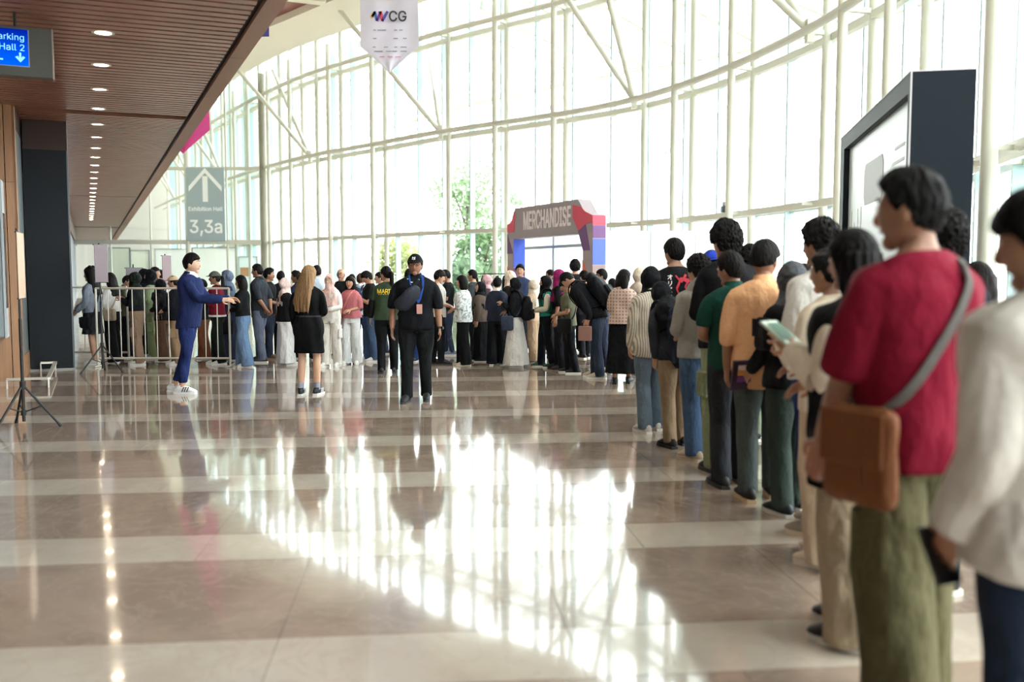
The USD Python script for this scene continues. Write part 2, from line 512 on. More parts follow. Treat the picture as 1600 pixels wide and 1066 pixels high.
for z in (0.05, 3.0, 6.7, 10.3, 13.55):
    obj('glazing_rail', rail_along(along(0.2, LEN, GL, z), 0.14, 0.10), fin_mat, win)
links = [beam(wall_at(t, 0, z), wall_at(t, GL, z - 0.06), 0.10, 0.10) for t in f_t + n_t for z in (6.7, 10.3)] + [beam(wall_at(t, 0, 3.0), wall_at(t, GL, 3.0), 0.06, 0.06) for t in f_t + n_t]
for m in links:
    obj('outrigger', m, steel, win)
bays = np.arange(0.3, LEN - 0.2, 1.62)
for t in bays:
    a, b = wall_at(t, GL - 0.20, 0.0), wall_at(t, GL + 0.06, 0.0)
    obj('glazing_fin', beam((a + b) / 2, (a + b) / 2 + [0, 0, TOPZ], 0.055, 0.24, up=(*(b - a)[:2], 0)), fin_mat, win)
lv = (0.08, 2.96, 6.66, 10.26, 13.5)
for i, (ta, tb) in enumerate(zip(bays[:-1], bays[1:])):
    if wall_at(ta, GL)[1] < 4 and i % 1:
        continue
    for z0, z1 in zip(lv[:-1], lv[1:]):
        a, b = wall_at(ta + 0.03, GL), wall_at(tb - 0.03, GL)
        obj('pane', beam((a + b) / 2 + [0, 0, z0 + 0.05], (a + b) / 2 + [0, 0, z1 - 0.02], np.linalg.norm(b - a), 0.02, up=(*np.array([(b - a)[1], -(b - a)[0]]), 0)), glass, win)


def strut_top(tn, p0, p1, reach, ztop):
    """Where a strut that appears along the picture line p0-p1 meets the roof, reach metres from its node in plan."""
    n = wall_at(tn, 0.1, 6.7)
    best = None
    for k in np.linspace(0.2, 6, 600):
        q = at_z(p0[0] + (p1[0] - p0[0]) * k, p0[1] + (p1[1] - p0[1]) * k, ztop)
        if q[1] < 0:
            continue
        e = abs(np.linalg.norm((q - n)[:2]) - reach)
        if best is None or e < best[0]:
            best = (e, q)
    return best[1]


nd = {483: ((370, 110), (406, 67)), 686: ((516, 2), (658, 0)), 985: ((886, 0), (951, 0)), 1252: ((1213, 0), (1232, 0))}
for px in node_px:
    t = t_of_px(px)
    n = wall_at(t, 0.1, 6.7)
    if px in nd:
        q0 = proj(n)
        tops = [strut_top(t, q0, c, r, Z_ROOF) for c, r in zip(nd[px], (3.4, 4.4))]
    else:
        d = (wall_at(t + .1) - wall_at(t - .1)) / .2
        nn = np.array([-d[1], d[0], 0])
        tops = [n + nn * 2.0 + d * k + [0, 0, Z_ROOF - 6.7] for k in (-2.4, 2.4)]
    for q in tops:
        obj('strut', bar(n, q + [0, 0, 0.1], 0.085, 12), steel, win, smooth=40)
    obj('node_plate', beam(n - [0, 0, 0.25], n + [0, 0, 0.25], 0.16, 0.2, up=(0, 1, 0)), steel, win)
for t in n_t[len(node_px):]:
    n = wall_at(t, 0.1, 6.7)
    d = (wall_at(t + .1) - wall_at(t - .1)) / .2
    nn = np.array([-d[1], d[0], 0])
    for k in (-2.4, 2.4):
        obj('strut', bar(n, n + nn * 2.6 + d * k + [0, 0, Z_ROOF - 6.6], 0.085, 12), steel, win, smooth=40)

# the glass screen across the end of the hall
win2 = thing('window_2', kind='structure')
YE = wall_at(T_END)[1]
xw = lambda px: (px - 800) / F * YE
for px, r in ((415, 0.17), (297, 0.13), (239, 0.05), (358, 0.06), (176, 0.05)):
    obj('mullion', bar((xw(px), YE, 0), (xw(px), YE, Z_ROOF + (0.1 if px in (415, 297) else -3.2 if px in (239, 176) else 0.1)), r, 12), M((150, 148, 134), 0.5, name='mullion') if px == 415 else steel, win2, smooth=40)
for z, h in ((3.0, 0.22), (6.65, 0.16)):
    obj('transom', box(xw(120), xw(415), YE - .1, YE + .1, z - h / 2, z + h / 2), steel, win2)
ed = [xw(p) for p in (120, 176, 239, 297, 358, 415)]
for a, b in zip(ed[:-1], ed[1:]):
    for z0, z1 in ((0.05, 2.88), (3.12, 6.56), (6.74, Z_ROOF)):
        obj('pane', box(a + .05, b - .05, YE - .01, YE + .01, z0, z1), glass, win2)

# ---------------------------------------------------------------- structure: left wall, back wall
wood = graph('wood_veneer', {
    't': ('geometry', {}), 'm1': ('mapping', {'scale': (9, 9, 0.7)}), 'n': ('noise_texture', {'scale': 2.0, 'detail': 4.0, 'distortion': 0.8}),
    'm': ('mix', {'color1': lin((136, 96, 68)), 'color2': lin((182, 138, 102))}), 'p': ('principled_bsdf', {'roughness': 0.4})},
    [('t.position', 'm1.vector'), ('m1.vector', 'n.vector'), ('n.fac', 'm.fac'), ('m.color', 'p.base_color')], 'p.BSDF')
wl = thing('wall_left', kind='structure')
SW, LW = 14.62, -0.86                                  # the timber face and the line of the wall behind it
greyblue = M((104, 112, 116), 0.35, name='grey_panel')


def lbox(s0, s1, l0, l1, z0, z1):
    return slab([sl(s0, l0)[:2], sl(s0, l1)[:2], sl(s1, l1)[:2], sl(s1, l0)[:2]], z0, z1)


obj('core', lbox(SW + .04, SW + 2.4, -7, LW - .02, 0, Z_SOF), dark_void, wl)
for l0, l1 in ((-0.99, LW), (-1.24, -0.995), (-2.4, -1.245), (-3.6, -2.405), (-4.8, -3.605)):
    for z0, z1 in ((0.0, 2.745), (2.75, Z_SOF)):
        obj('wood_panel', lbox(SW, SW + .04, l0, l1 - .005, z0, z1), wood, wl)
obj('wood_edge', lbox(SW, SW + 0.22, LW - .03, LW, 0, Z_SOF), wood, wl)
obj('grey_panel', lbox(SW + .23, SW + 1.36, LW - .03, LW, 0.32, 3.5), greyblue, wl)
obj('wood_plinth', lbox(SW + .23, SW + 1.36, LW - .03, LW + .01, 0.0, 0.32), wood, wl)
obj('bulkhead', lbox(SW + .23, SW + 5, -3, LW, 3.5, Z_SOF), M((58, 38, 33), 0.6), wl)
obj('shopfront_base', lbox(18.6, 62, -1.2, -0.62, 0, 0.3), M((196, 198, 196), 0.5), wl)
obj('shopfront_head', lbox(16.6, 62, -1.2, -0.55, 3.1, Z_SOF), M((120, 96, 84), 0.6), wl)
shop = M((96, 118, 138), 0.08, name='shop_glass', spec=0.8)
for i, s in enumerate(np.arange(16.8, 60, 1.9)):
    obj('shop_pane', lbox(s + .08, s + 1.82, -0.72, -0.70, 0.3, 3.1), shop, wl)
    obj('shop_frame', lbox(s - .08, s + .08, -0.74, -0.60, 0, 3.1), M((214, 218, 220), 0.4), wl)
wb = thing('wall_back', kind='structure')
obj('back_head', box(-45, 2.0, -14.3, -14.0, 5.0, 14), M((196, 188, 174), 0.8), wb)
for x in np.arange(-8, 2.1, 2.0):
    obj('back_mullion', box(x - .06, x + .06, -14.2, -14.0, 0, 5.0), steel, wb)
obj('back_low', box(-45, -8, -14.3, -14.0, 0, 5.0), M((196, 188, 174), 0.8), wb)
obj('far_left_face', lbox(-20, 76, -8.3, -8.0, 0, 14), M((170, 160, 146), 0.8), wb)
pav = obj('pavement', box(-140, 160, -60, 320, -0.5, -0.15), M((176, 174, 168), 0.9, name='paving'))
tag(pav, kind='structure')
# ---------------------------------------------------------------- people
SKIN = [(180, 136, 112), (152, 110, 88), (206, 166, 142), (128, 86, 64)]


def skin_mat(i):
    c = SKIN[i]
    return graph(f'skin_{i}', {'t': ('texture_coordinate', {}), 'n': ('noise_texture', {'scale': 14.0, 'detail': 3.0}),
                               'm': ('mix', {'color1': lin(np.array(c) * 0.93), 'color2': lin(np.minimum(np.array(c) * 1.06, 255))}),
                               'p': ('principled_bsdf', {'roughness': 0.48, 'subsurface_weight': 0.12, 'subsurface_scale': 0.01})},
                 [('t.object', 'n.vector'), ('n.fac', 'm.fac'), ('m.color', 'p.base_color')], 'p.BSDF')


def hair_mat(c):
    a = np.array(lin(c))
    return graph('hair_%02x%02x%02x' % tuple(c), {
        't': ('texture_coordinate', {}), 'mp': ('mapping', {'scale': (60, 60, 7)}), 'n': ('noise_texture', {'scale': 1.6, 'detail': 3.0}),
        'm': ('mix', {'color1': tuple(a * 0.5), 'color2': tuple(np.minimum(a * 1.2, 1))}), 'b': ('bump', {'strength': 0.6, 'distance': 0.012}),
        'p': ('principled_bsdf', {'roughness': 0.55, 'specular_ior_level': 0.12})},
        [('t.object', 'mp.vector'), ('mp.vector', 'n.vector'), ('n.fac', 'm.fac'), ('m.color', 'p.base_color'), ('n.fac', 'b.height'), ('b.normal', 'p.normal')], 'p.BSDF')


BLACKHAIR = (20, 16, 16)
ROWS_M = np.array([(0.80, .140, .100, 0), (0.88, .160, .112, -.005), (0.96, .160, .110, 0), (1.04, .147, .103, 0), (1.10, .143, .101, 0), (1.20, .153, .108, 0),
                   (1.30, .172, .116, 0), (1.36, .182, .108, -.005), (1.405, .168, .088, -.010), (1.435, .122, .070, -.012), (1.46, .078, .060, -.008), (1.50, .052, .052, 0)])
ROWS_F = np.array([(0.80, .145, .102, 0), (0.88, .172, .118, -.008), (0.96, .165, .112, -.005), (1.04, .140, .098, 0), (1.10, .130, .094, 0), (1.20, .140, .104, .005),
                   (1.28, .152, .116, .010), (1.35, .160, .104, 0), (1.395, .148, .084, -.010), (1.43, .105, .066, -.012), (1.46, .066, .054, -.006), (1.50, .046, .046, 0)])
ARMS = {'down': ((.13, -.03, -1), (.05, .16, -1)), 'hang': ((.16, .05, -1), (-.05, .30, -1)), 'front': ((.13, .12, -1), (-.62, .75, -.20)), 'phone': ((.10, .22, -1), (-.38, .80, .42)),
        'back': ((.22, -.30, -1), (-.55, -.30, -.80)), 'strap': ((.16, .10, -1), (-.35, .50, .85)), 'point': ((.05, 1, -.22), (-.10, 1, -.10)), 'mouth': ((.10, .40, -1), (-.45, .45, 1)),
        'pocket': ((.22, -.08, -1), (-.12, .28, -1)), 'out': ((.35, .55, -1), (.10, 1, -.15)), 'bent': ((.05, .35, -1), (.0, .35, -1)), 'wide': ((.20, .0, -1), (.10, .12, -1))}


def unit(v):
    v = np.asarray(v, float)
    return v / np.linalg.norm(v)


def hand(w, d, inward, n):
    """A palm with four bent fingers and a thumb, starting at the wrist w along d; the palm faces inward."""
    d = unit(d)
    nrm = unit(inward - np.dot(inward, d) * d)
    side = np.cross(d, nrm)
    if side[1] < 0:
        side = -side
    parts = [tube([w - d * .015, w + d * .03, w + d * .085], [.024, .036, .038], [.019, .015, .013], X=side, n=max(8, n), step=.03, rnd=.7)]
    for i, (L, r) in enumerate(((.070, .0085), (.078, .009), (.072, .0085), (.056, .0075))):
        o = w + d * .083 + side * (.028 - .0185 * i)
        a = o + unit(d + nrm * .25) * L * .52
        b = a + unit(d * .8 + nrm * .75) * L * .48
        parts.append(tube([o - d * .015, a, b], [r * 1.1, r, r * .8], X=side, n=max(6, n // 2), step=.02 if n > 10 else .05, rnd=.9))
    o = w + d * .02 + side * .028
    a = o + unit(d * .7 + side * .75 + nrm * .25) * .042
    parts.append(tube([o, a, a + unit(d + nrm * .35) * .032], [.012, .0105, .008], X=nrm, n=max(6, n // 2), step=.03, rnd=.9))
    return parts


def union(parts):
    return Manifold.batch_boolean([man(p) if isinstance(p, trimesh.Trimesh) else p for p in parts], OpType.Add)


def crumple(m, amp, freq, seed):
    if amp <= 0:
        return m
    v = np.array(m.vertices)
    n = np.array(m.vertex_normals)
    k = meshkit.fbm(v * np.asarray(freq) + seed * 3.7, 3, seed) - 0.5
    return trimesh.Trimesh(v + n * (k * 2 * amp)[:, None], m.faces, process=False)


def sphere_dirs(sub):
    s = trimesh.creation.icosphere(sub)
    return np.array(s.vertices), np.array(s.faces)


ICO = {k: sphere_dirs(k) for k in (1, 2, 3, 4, 5)}
HR = np.array([.076, .096, .117])


def skull(d):
    """Radius of the head along the unit directions d (head axes: x right, y forward, z up)."""
    r = 1 / np.sqrt(((d / HR) ** 2).sum(1))
    p = d * r[:, None]
    low = np.clip(-p[:, 2] / .117, 0, 1)
    p[:, 0] *= 1 - .30 * low ** 1.6
    back = (p[:, 1] < 0)
    p[:, 1] *= np.where(back, 1 - .42 * low, 1 - .06 * low)
    return p


def smoothstep(x, a, b):
    t = np.clip((x - a) / (b - a), 0, 1)
    return t * t * (3 - 2 * t)


def hair_shell(sub, kind, seed, thick):
    d, f = ICO[sub]
    p = skull(d)
    el = np.degrees(np.arcsin(d[:, 2]))
    az = np.degrees(np.abs(np.arctan2(d[:, 0], d[:, 1])))
    line = np.interp(az, [0, 35, 58, 75, 95, 120, 180], {'short': [30, 32, 26, -6, 4, -34, -40], 'fringe': [20, 20, 18, -8, 0, -36, -42], 'bob': [30, 30, 18, -40, -60, -62, -62],
                                                        'swept': [40, 36, 26, 0, 8, -32, -38], 'bald': [90] * 7, 'under': [24, 26, 24, 16, 18, -14, -22]}.get(kind, [30, 32, 26, -6, 4, -34, -40]))
    m = smoothstep(el, line - 5, line + 7)
    ang = np.arctan2(d[:, 0], d[:, 1])
    clump = meshkit.fbm(np.stack([np.sin(ang) * 3.2, np.cos(ang) * 3.2, d[:, 2] * (2.2 if kind == 'curly' else .9)], 1) * (3.6 if kind != 'curly' else 4.2) + seed, 4 if sub > 4 else 3, seed) - .45
    amp = {'curly': .040, 'swept': .018, 'fringe': .014}.get(kind, .012)
    top = .6 + .6 * np.clip(d[:, 2], 0, 1)
    r = thick * top + amp * clump
    if kind == 'swept':
        r += .018 * np.clip(d[:, 1], 0, 1) * (d[:, 2] > .2)
    q = p + d * (np.where(m > .02, np.maximum(r, .004), 0) * m - .012 * (1 - m))[:, None]
    return trimesh.Trimesh(q, f, process=False)


class Fig:
    pass


def person(label, px, fy=None, hy=None, d=None, face=90, sex='m', skin=0, top=('tee', (30, 30, 32)), bottom=('trousers', (30, 32, 38)), hair=('short', BLACKHAIR), arms=('down', 'down'),
           shoes=((30, 30, 32), (225, 222, 215)), w=1.0, lean=0.0, sway=0.0, headyaw=0.0, headpitch=0.0, step=0.06, height=None, under=None, belt=None, socks=None, name='person', group=None, detail=None):
    g = at_z(px, fy) if fy else at_d(px, 425, d)
    g = np.array([g[0], g[1], 0.0])
    dist = g[1]
    Ht = height or EYE + at_d(px, hy, dist)[2] - EYE
    s = Ht / 1.715
    if lean:
        s = Ht / 1.715
    hp = F * Ht / dist
    n, stp, sub = (12, .06, 3) if hp < 190 else (20, .035, 4) if hp < 420 else (36, .02, 5)
    seed = int(px * 7 + dist * 13) % 997
    f = sex == 'f'
    R = (ROWS_F if f else ROWS_M).copy()
    R[:, 1] *= np.where(R[:, 0] < 1.44, w, 1)
    R[:, 2] *= np.where(R[:, 0] < 1.34, w * (1.06 if w > 1.1 else 1), 1)
    rz, ra, rb, rc = R.T
    fa, fb, fc = (PchipInterpolator(rz, k) for k in (ra, rb, rc))
    clipz = lambda z: np.clip(z, .80, 1.50)
    ring = lambda z: (fa(clipz(z)), fb(clipz(z)), fc(clipz(z)))
    o = Fig()
    cl, sl_ = math.cos(math.radians(lean)), math.sin(math.radians(lean))

    def up(m):
        """Upper body: leans from the hips; everything sways forward with height; then true size."""
        v = np.array(m.vertices, float)
        if lean:
            z0 = .92
            k = smoothstep(v[:, 2], z0 - .12, z0 + .12)
            q = v.copy()
            dy, dz = v[:, 1], v[:, 2] - z0
            q[:, 1] = dy * cl + dz * sl_
            q[:, 2] = z0 + dz * cl - dy * sl_
            v = v + (q - v) * k[:, None]
        v[:, 1] += sway * np.clip(v[:, 2], 0, 1.1)
        return trimesh.Trimesh(v * s, m.faces, process=False)

    o.up, o.ring, o.s, o.f, o.w, o.n, o.stp = up, ring, s, f, w, n, stp
    prim = thing(name, label, 'person', g, face, group)
    o.prim, o.g, o.face = prim, g, face
    sk = skin_mat(skin)
    # --- arms
    shx = (.158 if f else .180) * (0.4 + .6 * w)
    jl = []
    for sgn, a in zip((-1, 1), arms):
        ud, fd = ARMS[a] if isinstance(a, str) else a
        ud, fd = unit(np.array(ud) * (sgn, 1, 1)), unit(np.array(fd) * (sgn, 1, 1))
        sh = np.array([sgn * shx, -.008, 1.385 if not f else 1.372])
        el = sh + ud * (.285 if not f else .265)
        wr = el + fd * (.245 if not f else .228)
        jl.append((sgn, sh, el, wr, fd))
    o.joints = jl
    aw = .5 + .5 * w
    # --- legs: hips, knees, ankles
    legs = []
    for sgn in (-1, 1):
        yo = step * (1 if sgn > 0 else -1)
        hip, ank = np.array([sgn * .088 * (.4 + .6 * w), -.005, .90]), np.array([sgn * .095 * (.6 + .4 * w), yo - .02, .085])
        kn = (hip + ank) / 2 + np.array([0, .02 + abs(yo) * .1, .03])
        legs.append((sgn, hip, kn, ank))
    o.legs = legs
    # --- body: one continuous skin
    parts = [tube([(0, c, z) for z, c in zip(rz, rc)], ra - .012, rb - .012, n=n, step=.06, e=2.3)]
    parts.append(tube([(0, -.012, 1.42), (0, .0, 1.50), (0, .012, 1.56)], [.058, .050, .050] if not f else [.050, .043, .043], n=n, step=.03))
    for sgn, sh, el, wr, fd in jl:
        parts.append(tube([sh + (-sgn * .04, 0, -.03), sh + (el - sh) * .25, el, el + (wr - el) * .35, wr + fd * .01], np.array([.040, .043, .039, .037, .026]) * aw * (.88 if f else 1), n=max(8, n // 2), step=stp, rnd=.5, X=(0, 1, .2)))
        inward = np.array([-sgn, .15, 0.0]) if fd[2] < -.5 else np.array([-sgn * .5, 0, -.6])
        parts += hand(wr, fd, inward, n // 2 + 2)
    for sgn, hip, kn, ank in legs:
        parts.append(tube([hip, hip + (kn - hip) * .5, kn, kn + (ank - kn) * .3, ank], [.086 * w, .074 * w, .052, .054, .037], n=max(8, n // 2), step=stp, rnd=.3))
        parts.append(tube([ank + (0, -.02, 0), ank + (0, .06, -.035)], [.035, .038], [.036, .028], n=8, step=.05, rnd=.6, X=(1, 0, 0)))
    body = union(parts)
    hc = np.array([0, .022, 1.583])
    hd, hf = ICO[min(sub, 4)]
    hm = trimesh.Trimesh(skull(hd), hf, process=False)
    extra = [hm, tube([(0, .086, .018), (0, .096, -.008), (0, .101, -.026), (0, .088, -.036)], [.008, .011, .016, .012], [.008, .011, .013, .008], n=8, step=.01, rnd=.6)]
    for sg in (-1, 1):
        e = trimesh.creation.icosphere(2 if sub > 3 else 1)
        e.apply_scale([.010, .019, .032])
        e.apply_translation([sg * .077, -.008, -.004])
        extra.append(e)
    e = trimesh.creation.icosphere(2)
    e.apply_scale([.030, .026, .026])
    e.apply_translation([0, .056, -.088])
    extra.append(e)
    hy_, hp_ = math.radians(headyaw), math.radians(headpitch)
    rot = np.array([[math.cos(hy_), -math.sin(hy_), 0], [math.sin(hy_), math.cos(hy_), 0], [0, 0, 1]]) @ np.array([[1, 0, 0], [0, math.cos(hp_), math.sin(hp_)], [0, -math.sin(hp_), math.cos(hp_)]])
    piv = np.array([0, -.02, -.06])

    def hx(m):
        m = tm(m)
        return trimesh.Trimesh((np.array(m.vertices) - piv) @ rot.T + piv + hc, m.faces, process=False)

    o.hx, o.hc = hx, hc
    body = union([body, man(hx(union(extra)))])
    bm = tm(body)
    if sub > 3:
        trimesh.smoothing.filter_taubin(bm, iterations=4)
    obj('body', up(bm), sk, prim, smooth=50)
    # --- face
    for sg in (-1, 1):
        e = trimesh.creation.uv_sphere(1.0, count=[6, 10])
        e.apply_scale([.0155, .008, .0085])
        e.apply_translation([sg * .031, .0815, .014])
        eye = obj('eye', up(hx(e)), M((214, 204, 196), .3, name='eye_white'), prim, smooth=True)
        e = trimesh.creation.uv_sphere(1.0, count=[6, 8])
        e.apply_scale([.0075, .004, .0075])
        e.apply_translation([sg * .031, .0875, .014])
        obj('iris', up(hx(e)), M((34, 22, 16), .2, name='iris'), eye)
        obj('eyebrow', up(hx(tube([(sg * .014, .092, .036), (sg * .033, .089, .042), (sg * .050, .076, .036)], [.003, .004, .002], [.004, .004, .003], n=6, step=.02))), hair_mat(BLACKHAIR), prim)
    obj('lips', up(hx(tube([(-.022, .073, -.054), (0, .0855, -.053), (.022, .073, -.054)], [.003, .008, .003], [.004, .006, .004], X=(0, 0, 1), n=8, step=.012, rnd=.5))), M(tuple(int(x) for x in np.array(SKIN[skin]) * (.86, .66, .66)), .45, name='lips'), prim, smooth=True)
    # --- top
    kind, tc = top[0], top[1]
    to = dict(top[2]) if len(top) > 2 else {}
    tmat = cloth(tc, pattern=to.get('pattern'), c2=to.get('c2'), scale=to.get('ps', 1.0)) if not to.get('mat') else to['mat']
    ease = to.get('ease', .022 if kind != 'jacket' else .034)
    hem = to.get('hem', .86)
    o.ease = ease
    zt = 1.462 if kind != 'hood' else 1.47
    zs = np.unique(np.concatenate([np.arange(hem, 1.34, .07), [1.34, 1.37, 1.40, 1.43, zt]]))
    A, B, Cc = [], [], []
    for z in zs:
        a, b, c = ring(max(z, .80))
        e = ease if z < 1.38 else ease * (1 - .75 * (z - 1.38) / .08)
        if z < 1.2 and not to.get('fit'):
            a, b = max(a, .150 * w), max(b, .106 * w)
        fl = to.get('flare', 0) * max(0, 1.1 - z)
        A.append(a + e + fl), B.append(b + e + fl * .8), Cc.append(c)
    parts = [tube([(0, c, z) for z, c in zip(zs, Cc)], A, B, n=int(n * 1.5), step=stp, e=2.3)]
    sl_len = {'tee': .62, 'shirt': .62, 'long': 2, 'jacket': 2, 'hood': 2, 'vest': 0, 'rolled': 1.25, 'half': .95}[to.get('sleeve', {'tee': 'tee', 'polo': 'tee', 'long': 'long', 'jacket': 'jacket', 'hood': 'hood', 'dress': 'long', 'vest': 'vest', 'shirt': 'shirt'}[kind])]
    sr = to.get('sleeve_r', .068 if sl_len < 1 else .062) * aw
    sm = []
    for sgn, sh, el, wr, fd in jl:
        if sl_len <= 0:
            continue
        if sl_len < 1:
            P, r = [sh + (-sgn * .075, 0, -.002), sh + (el - sh) * .16 - (sgn * .012, 0, 0), sh + (el - sh) * (sl_len + .1)], [sr * .80, sr * .98, sr * 1.02]
        elif sl_len < 2:
            P, r = [sh + (-sgn * .075, 0, -.002), sh + (el - sh) * .16 - (sgn * .012, 0, 0), el, el + (wr - el) * (sl_len - 1)], [sr * .80, sr * .98, sr * .95, sr * .88]
        else:
            cuff = to.get('cuff', .72)
            P, r = [sh + (-sgn * .075, 0, -.002), sh + (el - sh) * .16 - (sgn * .012, 0, 0), el, el + (wr - el) * .6, wr + (wr - el) * .02], [sr * .80, sr * .98, sr * .96, sr * .88, sr * cuff]
        sm.append(tube(P, r, np.array(r) * .90, n=max(10, n * 3 // 4), step=stp, rnd=.25, X=(0, 1, .2)))
    t_m = union(parts + ([] if to.get('sleeve_c') else sm))
    if sub >= 4:
        tt_ = tm(t_m.refine_to_length(.03 if sub == 4 else .018))
        trimesh.smoothing.filter_taubin(tt_, iterations=8 if sub == 4 else 14)
    else:
        tt_ = tm(t_m)
    tt_ = crumple(tt_, .009 if sub < 5 else .013, (6.5, 6.5, 3.2), seed)
    names = {'jacket': 'jacket', 'dress': 'dress', 'hood': 'hoodie', 'vest': 'vest'}
    shirt = obj(to.get('name', names.get(kind, 'shirt')), up(tt_), tmat, prim, smooth=60)
    o.shirt = shirt
    if to.get('sleeve_c'):
        for q in sm:
            obj('sleeve', up(crumple(q, .004, (8, 8, 8), seed)), cloth(to['sleeve_c']), prim, smooth=60)
    if to.get('inner'):
        for sgn, sh, el, wr, fd in jl:
            obj('under_sleeve', up(tube([sh + (el - sh) * .5, el, el + (wr - el) * .6, wr], np.array([.056, .052, .046, .036]) * aw, n=max(10, n * 3 // 4), step=stp, rnd=.2, X=(0, 1, .2))), cloth(to['inner']), prim, smooth=60)
    if to.get('collar') or kind in ('polo', 'shirt') or kind == 'jacket' and to.get('collar', 1):
        cc = to.get('collar_c', tc)
        obj('collar', up(tube([(0, -.018, 1.432), (0, -.010, 1.462), (0, -.004, 1.492)], [.092, .075, .064], [.082, .070, .062], n=n, step=.02)), cloth(cc), shirt, smooth=50)
    if to.get('band'):
        a, b, c = ring(max(hem, .8))
        obj('hem_band', up(tube([(0, c, hem - .012), (0, c, hem + .022)], max(a, .15 * w) + ease + .004, max(b, .106 * w) + ease + .004, n=int(n * 1.5), step=.05, e=2.3)), cloth(to['band']), shirt)
    if kind == 'hood':
        obj('hood', up(tube([(0, -.02, 1.40), (0, -.05, 1.45), (0, -.06, 1.51), (0, -.045, 1.545)], [.15, .145, .115, .07], [.10, .105, .085, .04], n=n, step=.02, rnd=.5, e=2.2)), tmat, shirt, smooth=60)
    if under:
        zu = np.array([hem - .10, hem + .1])
        obj('undershirt', up(tube([(0, 0, z) for z in zu], [ring(.9)[0] + .012] * 2, [ring(.9)[1] + .012] * 2, n=n, step=.1, e=2.3)), cloth(under), prim)
    # --- bottom
    if bottom:
        bk, bc = bottom[0], bottom[1]
        bo = dict(bottom[2]) if len(bottom) > 2 else {}
        bmat = cloth(bc, pattern=bo.get('pattern'), c2=bo.get('c2'), fold=.5, scale=bo.get('ps', 1.0))
        waist = bo.get('waist', 1.02)
        if bk in ('skirt', 'longskirt'):
            hz = bo.get('hem', .50 if bk == 'skirt' else .06)
            fl = bo.get('flare', .05 if bk == 'skirt' else .12)
            Z = [hz, (hz + .85) / 2, .88, .96, waist]
            Aa = [ring(.88)[0] + fl, ring(.88)[0] + fl * .55, ring(.88)[0] + .014, ring(.96)[0] + .012, ring(waist)[0] + .010]
            Bb = [ring(.88)[1] + fl, ring(.88)[1] + fl * .6, ring(.88)[1] + .014, ring(.96)[1] + .012, ring(waist)[1] + .010]
            q = tube([(0, 0, z) for z in Z], Aa, Bb, n=n * 2, step=stp, e=2.2)
            v = np.array(q.vertices)
            an = np.arctan2(v[:, 1], v[:, 0])
            k = np.clip((.9 - v[:, 2]) / .8, 0, 1)[:, None] * .022 * np.sin(an * 9 + seed)[:, None]
            v[:, :2] *= 1 + k / .2
            obj('skirt', up(trimesh.Trimesh(v, q.faces, process=False)), bmat, prim, smooth=60)
        else:
            hr, kr, lz = {'trousers': (.066, .072, .055), 'slim': (.052, .062, .06), 'wide': (.108, .102, .03), 'jeans': (.076, .076, .045), 'cargo': (.088, .092, .045), 'cargowide': (.112, .118, .04), 'shorts': (.098, .09, .50)}[bk]
            lz = bo.get('hem', lz)
            parts = [tube([(0, ring(z)[2], z) for z in (.80, .88, .96, waist)], [ring(z)[0] + .014 for z in (.80, .88, .96, waist)], [ring(z)[1] + .014 for z in (.80, .88, .96, waist)], n=int(n * 1.3), step=stp, e=2.3)]
            for sgn, hip, kn, ank in legs:
                q0 = hip + (0, 0, .0)
                if bk == 'shorts':
                    P, r = [q0, hip + (kn - hip) * .4, kn + (0, 0, lz - .47 + .0)], [.098 * w, .096 * w, .096 * w]
                else:
                    end = ank + (0, 0, lz - .085)
                    P, r = [q0, hip + (kn - hip) * .5, kn, kn + (ank - kn) * .55, end], [.099 * w, .094 * w, kr * (.5 + .5 * w), (kr + hr) / 2, hr]
                parts.append(tube(P, r, np.array(r) * (1.0 if bk != 'wide' else 1.12), n=n, step=stp, rnd=.12))
            q = union(parts)
            if sub >= 4:
                q = tm(q.refine_to_length(.035 if sub == 4 else .022))
                trimesh.smoothing.filter_taubin(q, iterations=6)
            q = crumple(tm(q), .009 if sub < 5 else .014, (8, 8, 4), seed + 5)
            tr = obj('shorts' if bk == 'shorts' else 'trousers', up(q), bmat, prim, smooth=60)
            if bk.startswith('cargo'):
                for sgn, hip, kn, ank in legs:
                    c = hip + (kn - hip) * .72
                    x = c[0] + sgn * .092 * w
                    obj('cargo_pocket', up(box(x - .016, x + .016, c[1] - .07, c[1] + .07, c[2] - .10, c[2] + .08, .012)), bmat, tr)
    # --- shoes
    for sgn, hip, kn, ank in legs:
        c = ank + np.array([0, sway * .0, 0])
        ot = sgn * .12
        q = union([tube([(c[0] - ot * .06, c[1] - .062, .048), (c[0], c[1] - .02, .056), (c[0] + ot * .07, c[1] + .065, .052), (c[0] + ot * .13, c[1] + .125, .040), (c[0] + ot * .18, c[1] + .175, .030)],
                        [.034, .040, .045, .047, .034], [.046, .052, .046, .034, .022], n=max(10, n // 2), step=.03, rnd=.9),
                   tube([(c[0], c[1] - .012, .05), (c[0], c[1] - .02, .105)], [.040, .040], [.050, .046], n=max(10, n // 2), step=.05)])
        q = q.trim_by_plane((0, 0, 1), .012)
        sho = obj('shoe', up(tm(q)) if False else trimesh.Trimesh(tm(q).vertices * s, tm(q).faces, process=False), M(shoes[0], .55, name='shoe'), prim, smooth=50)
        pl = [(c[0] + x * .9 + ot * (y + .06) * .75, c[1] + y) for x, y in ((-.036, -.09), (.036, -.09), (.044, -.04), (.046, .06), (.050, .12), (.040, .175), (.012, .197), (-.012, .197), (-.040, .175), (-.050, .12), (-.046, .06), (-.044, -.04))]
        sole = slab(pl, 0.0, .026)
        sole.vertices *= s
        obj('sole', sole, M(shoes[1], .6, name='sole'), sho)
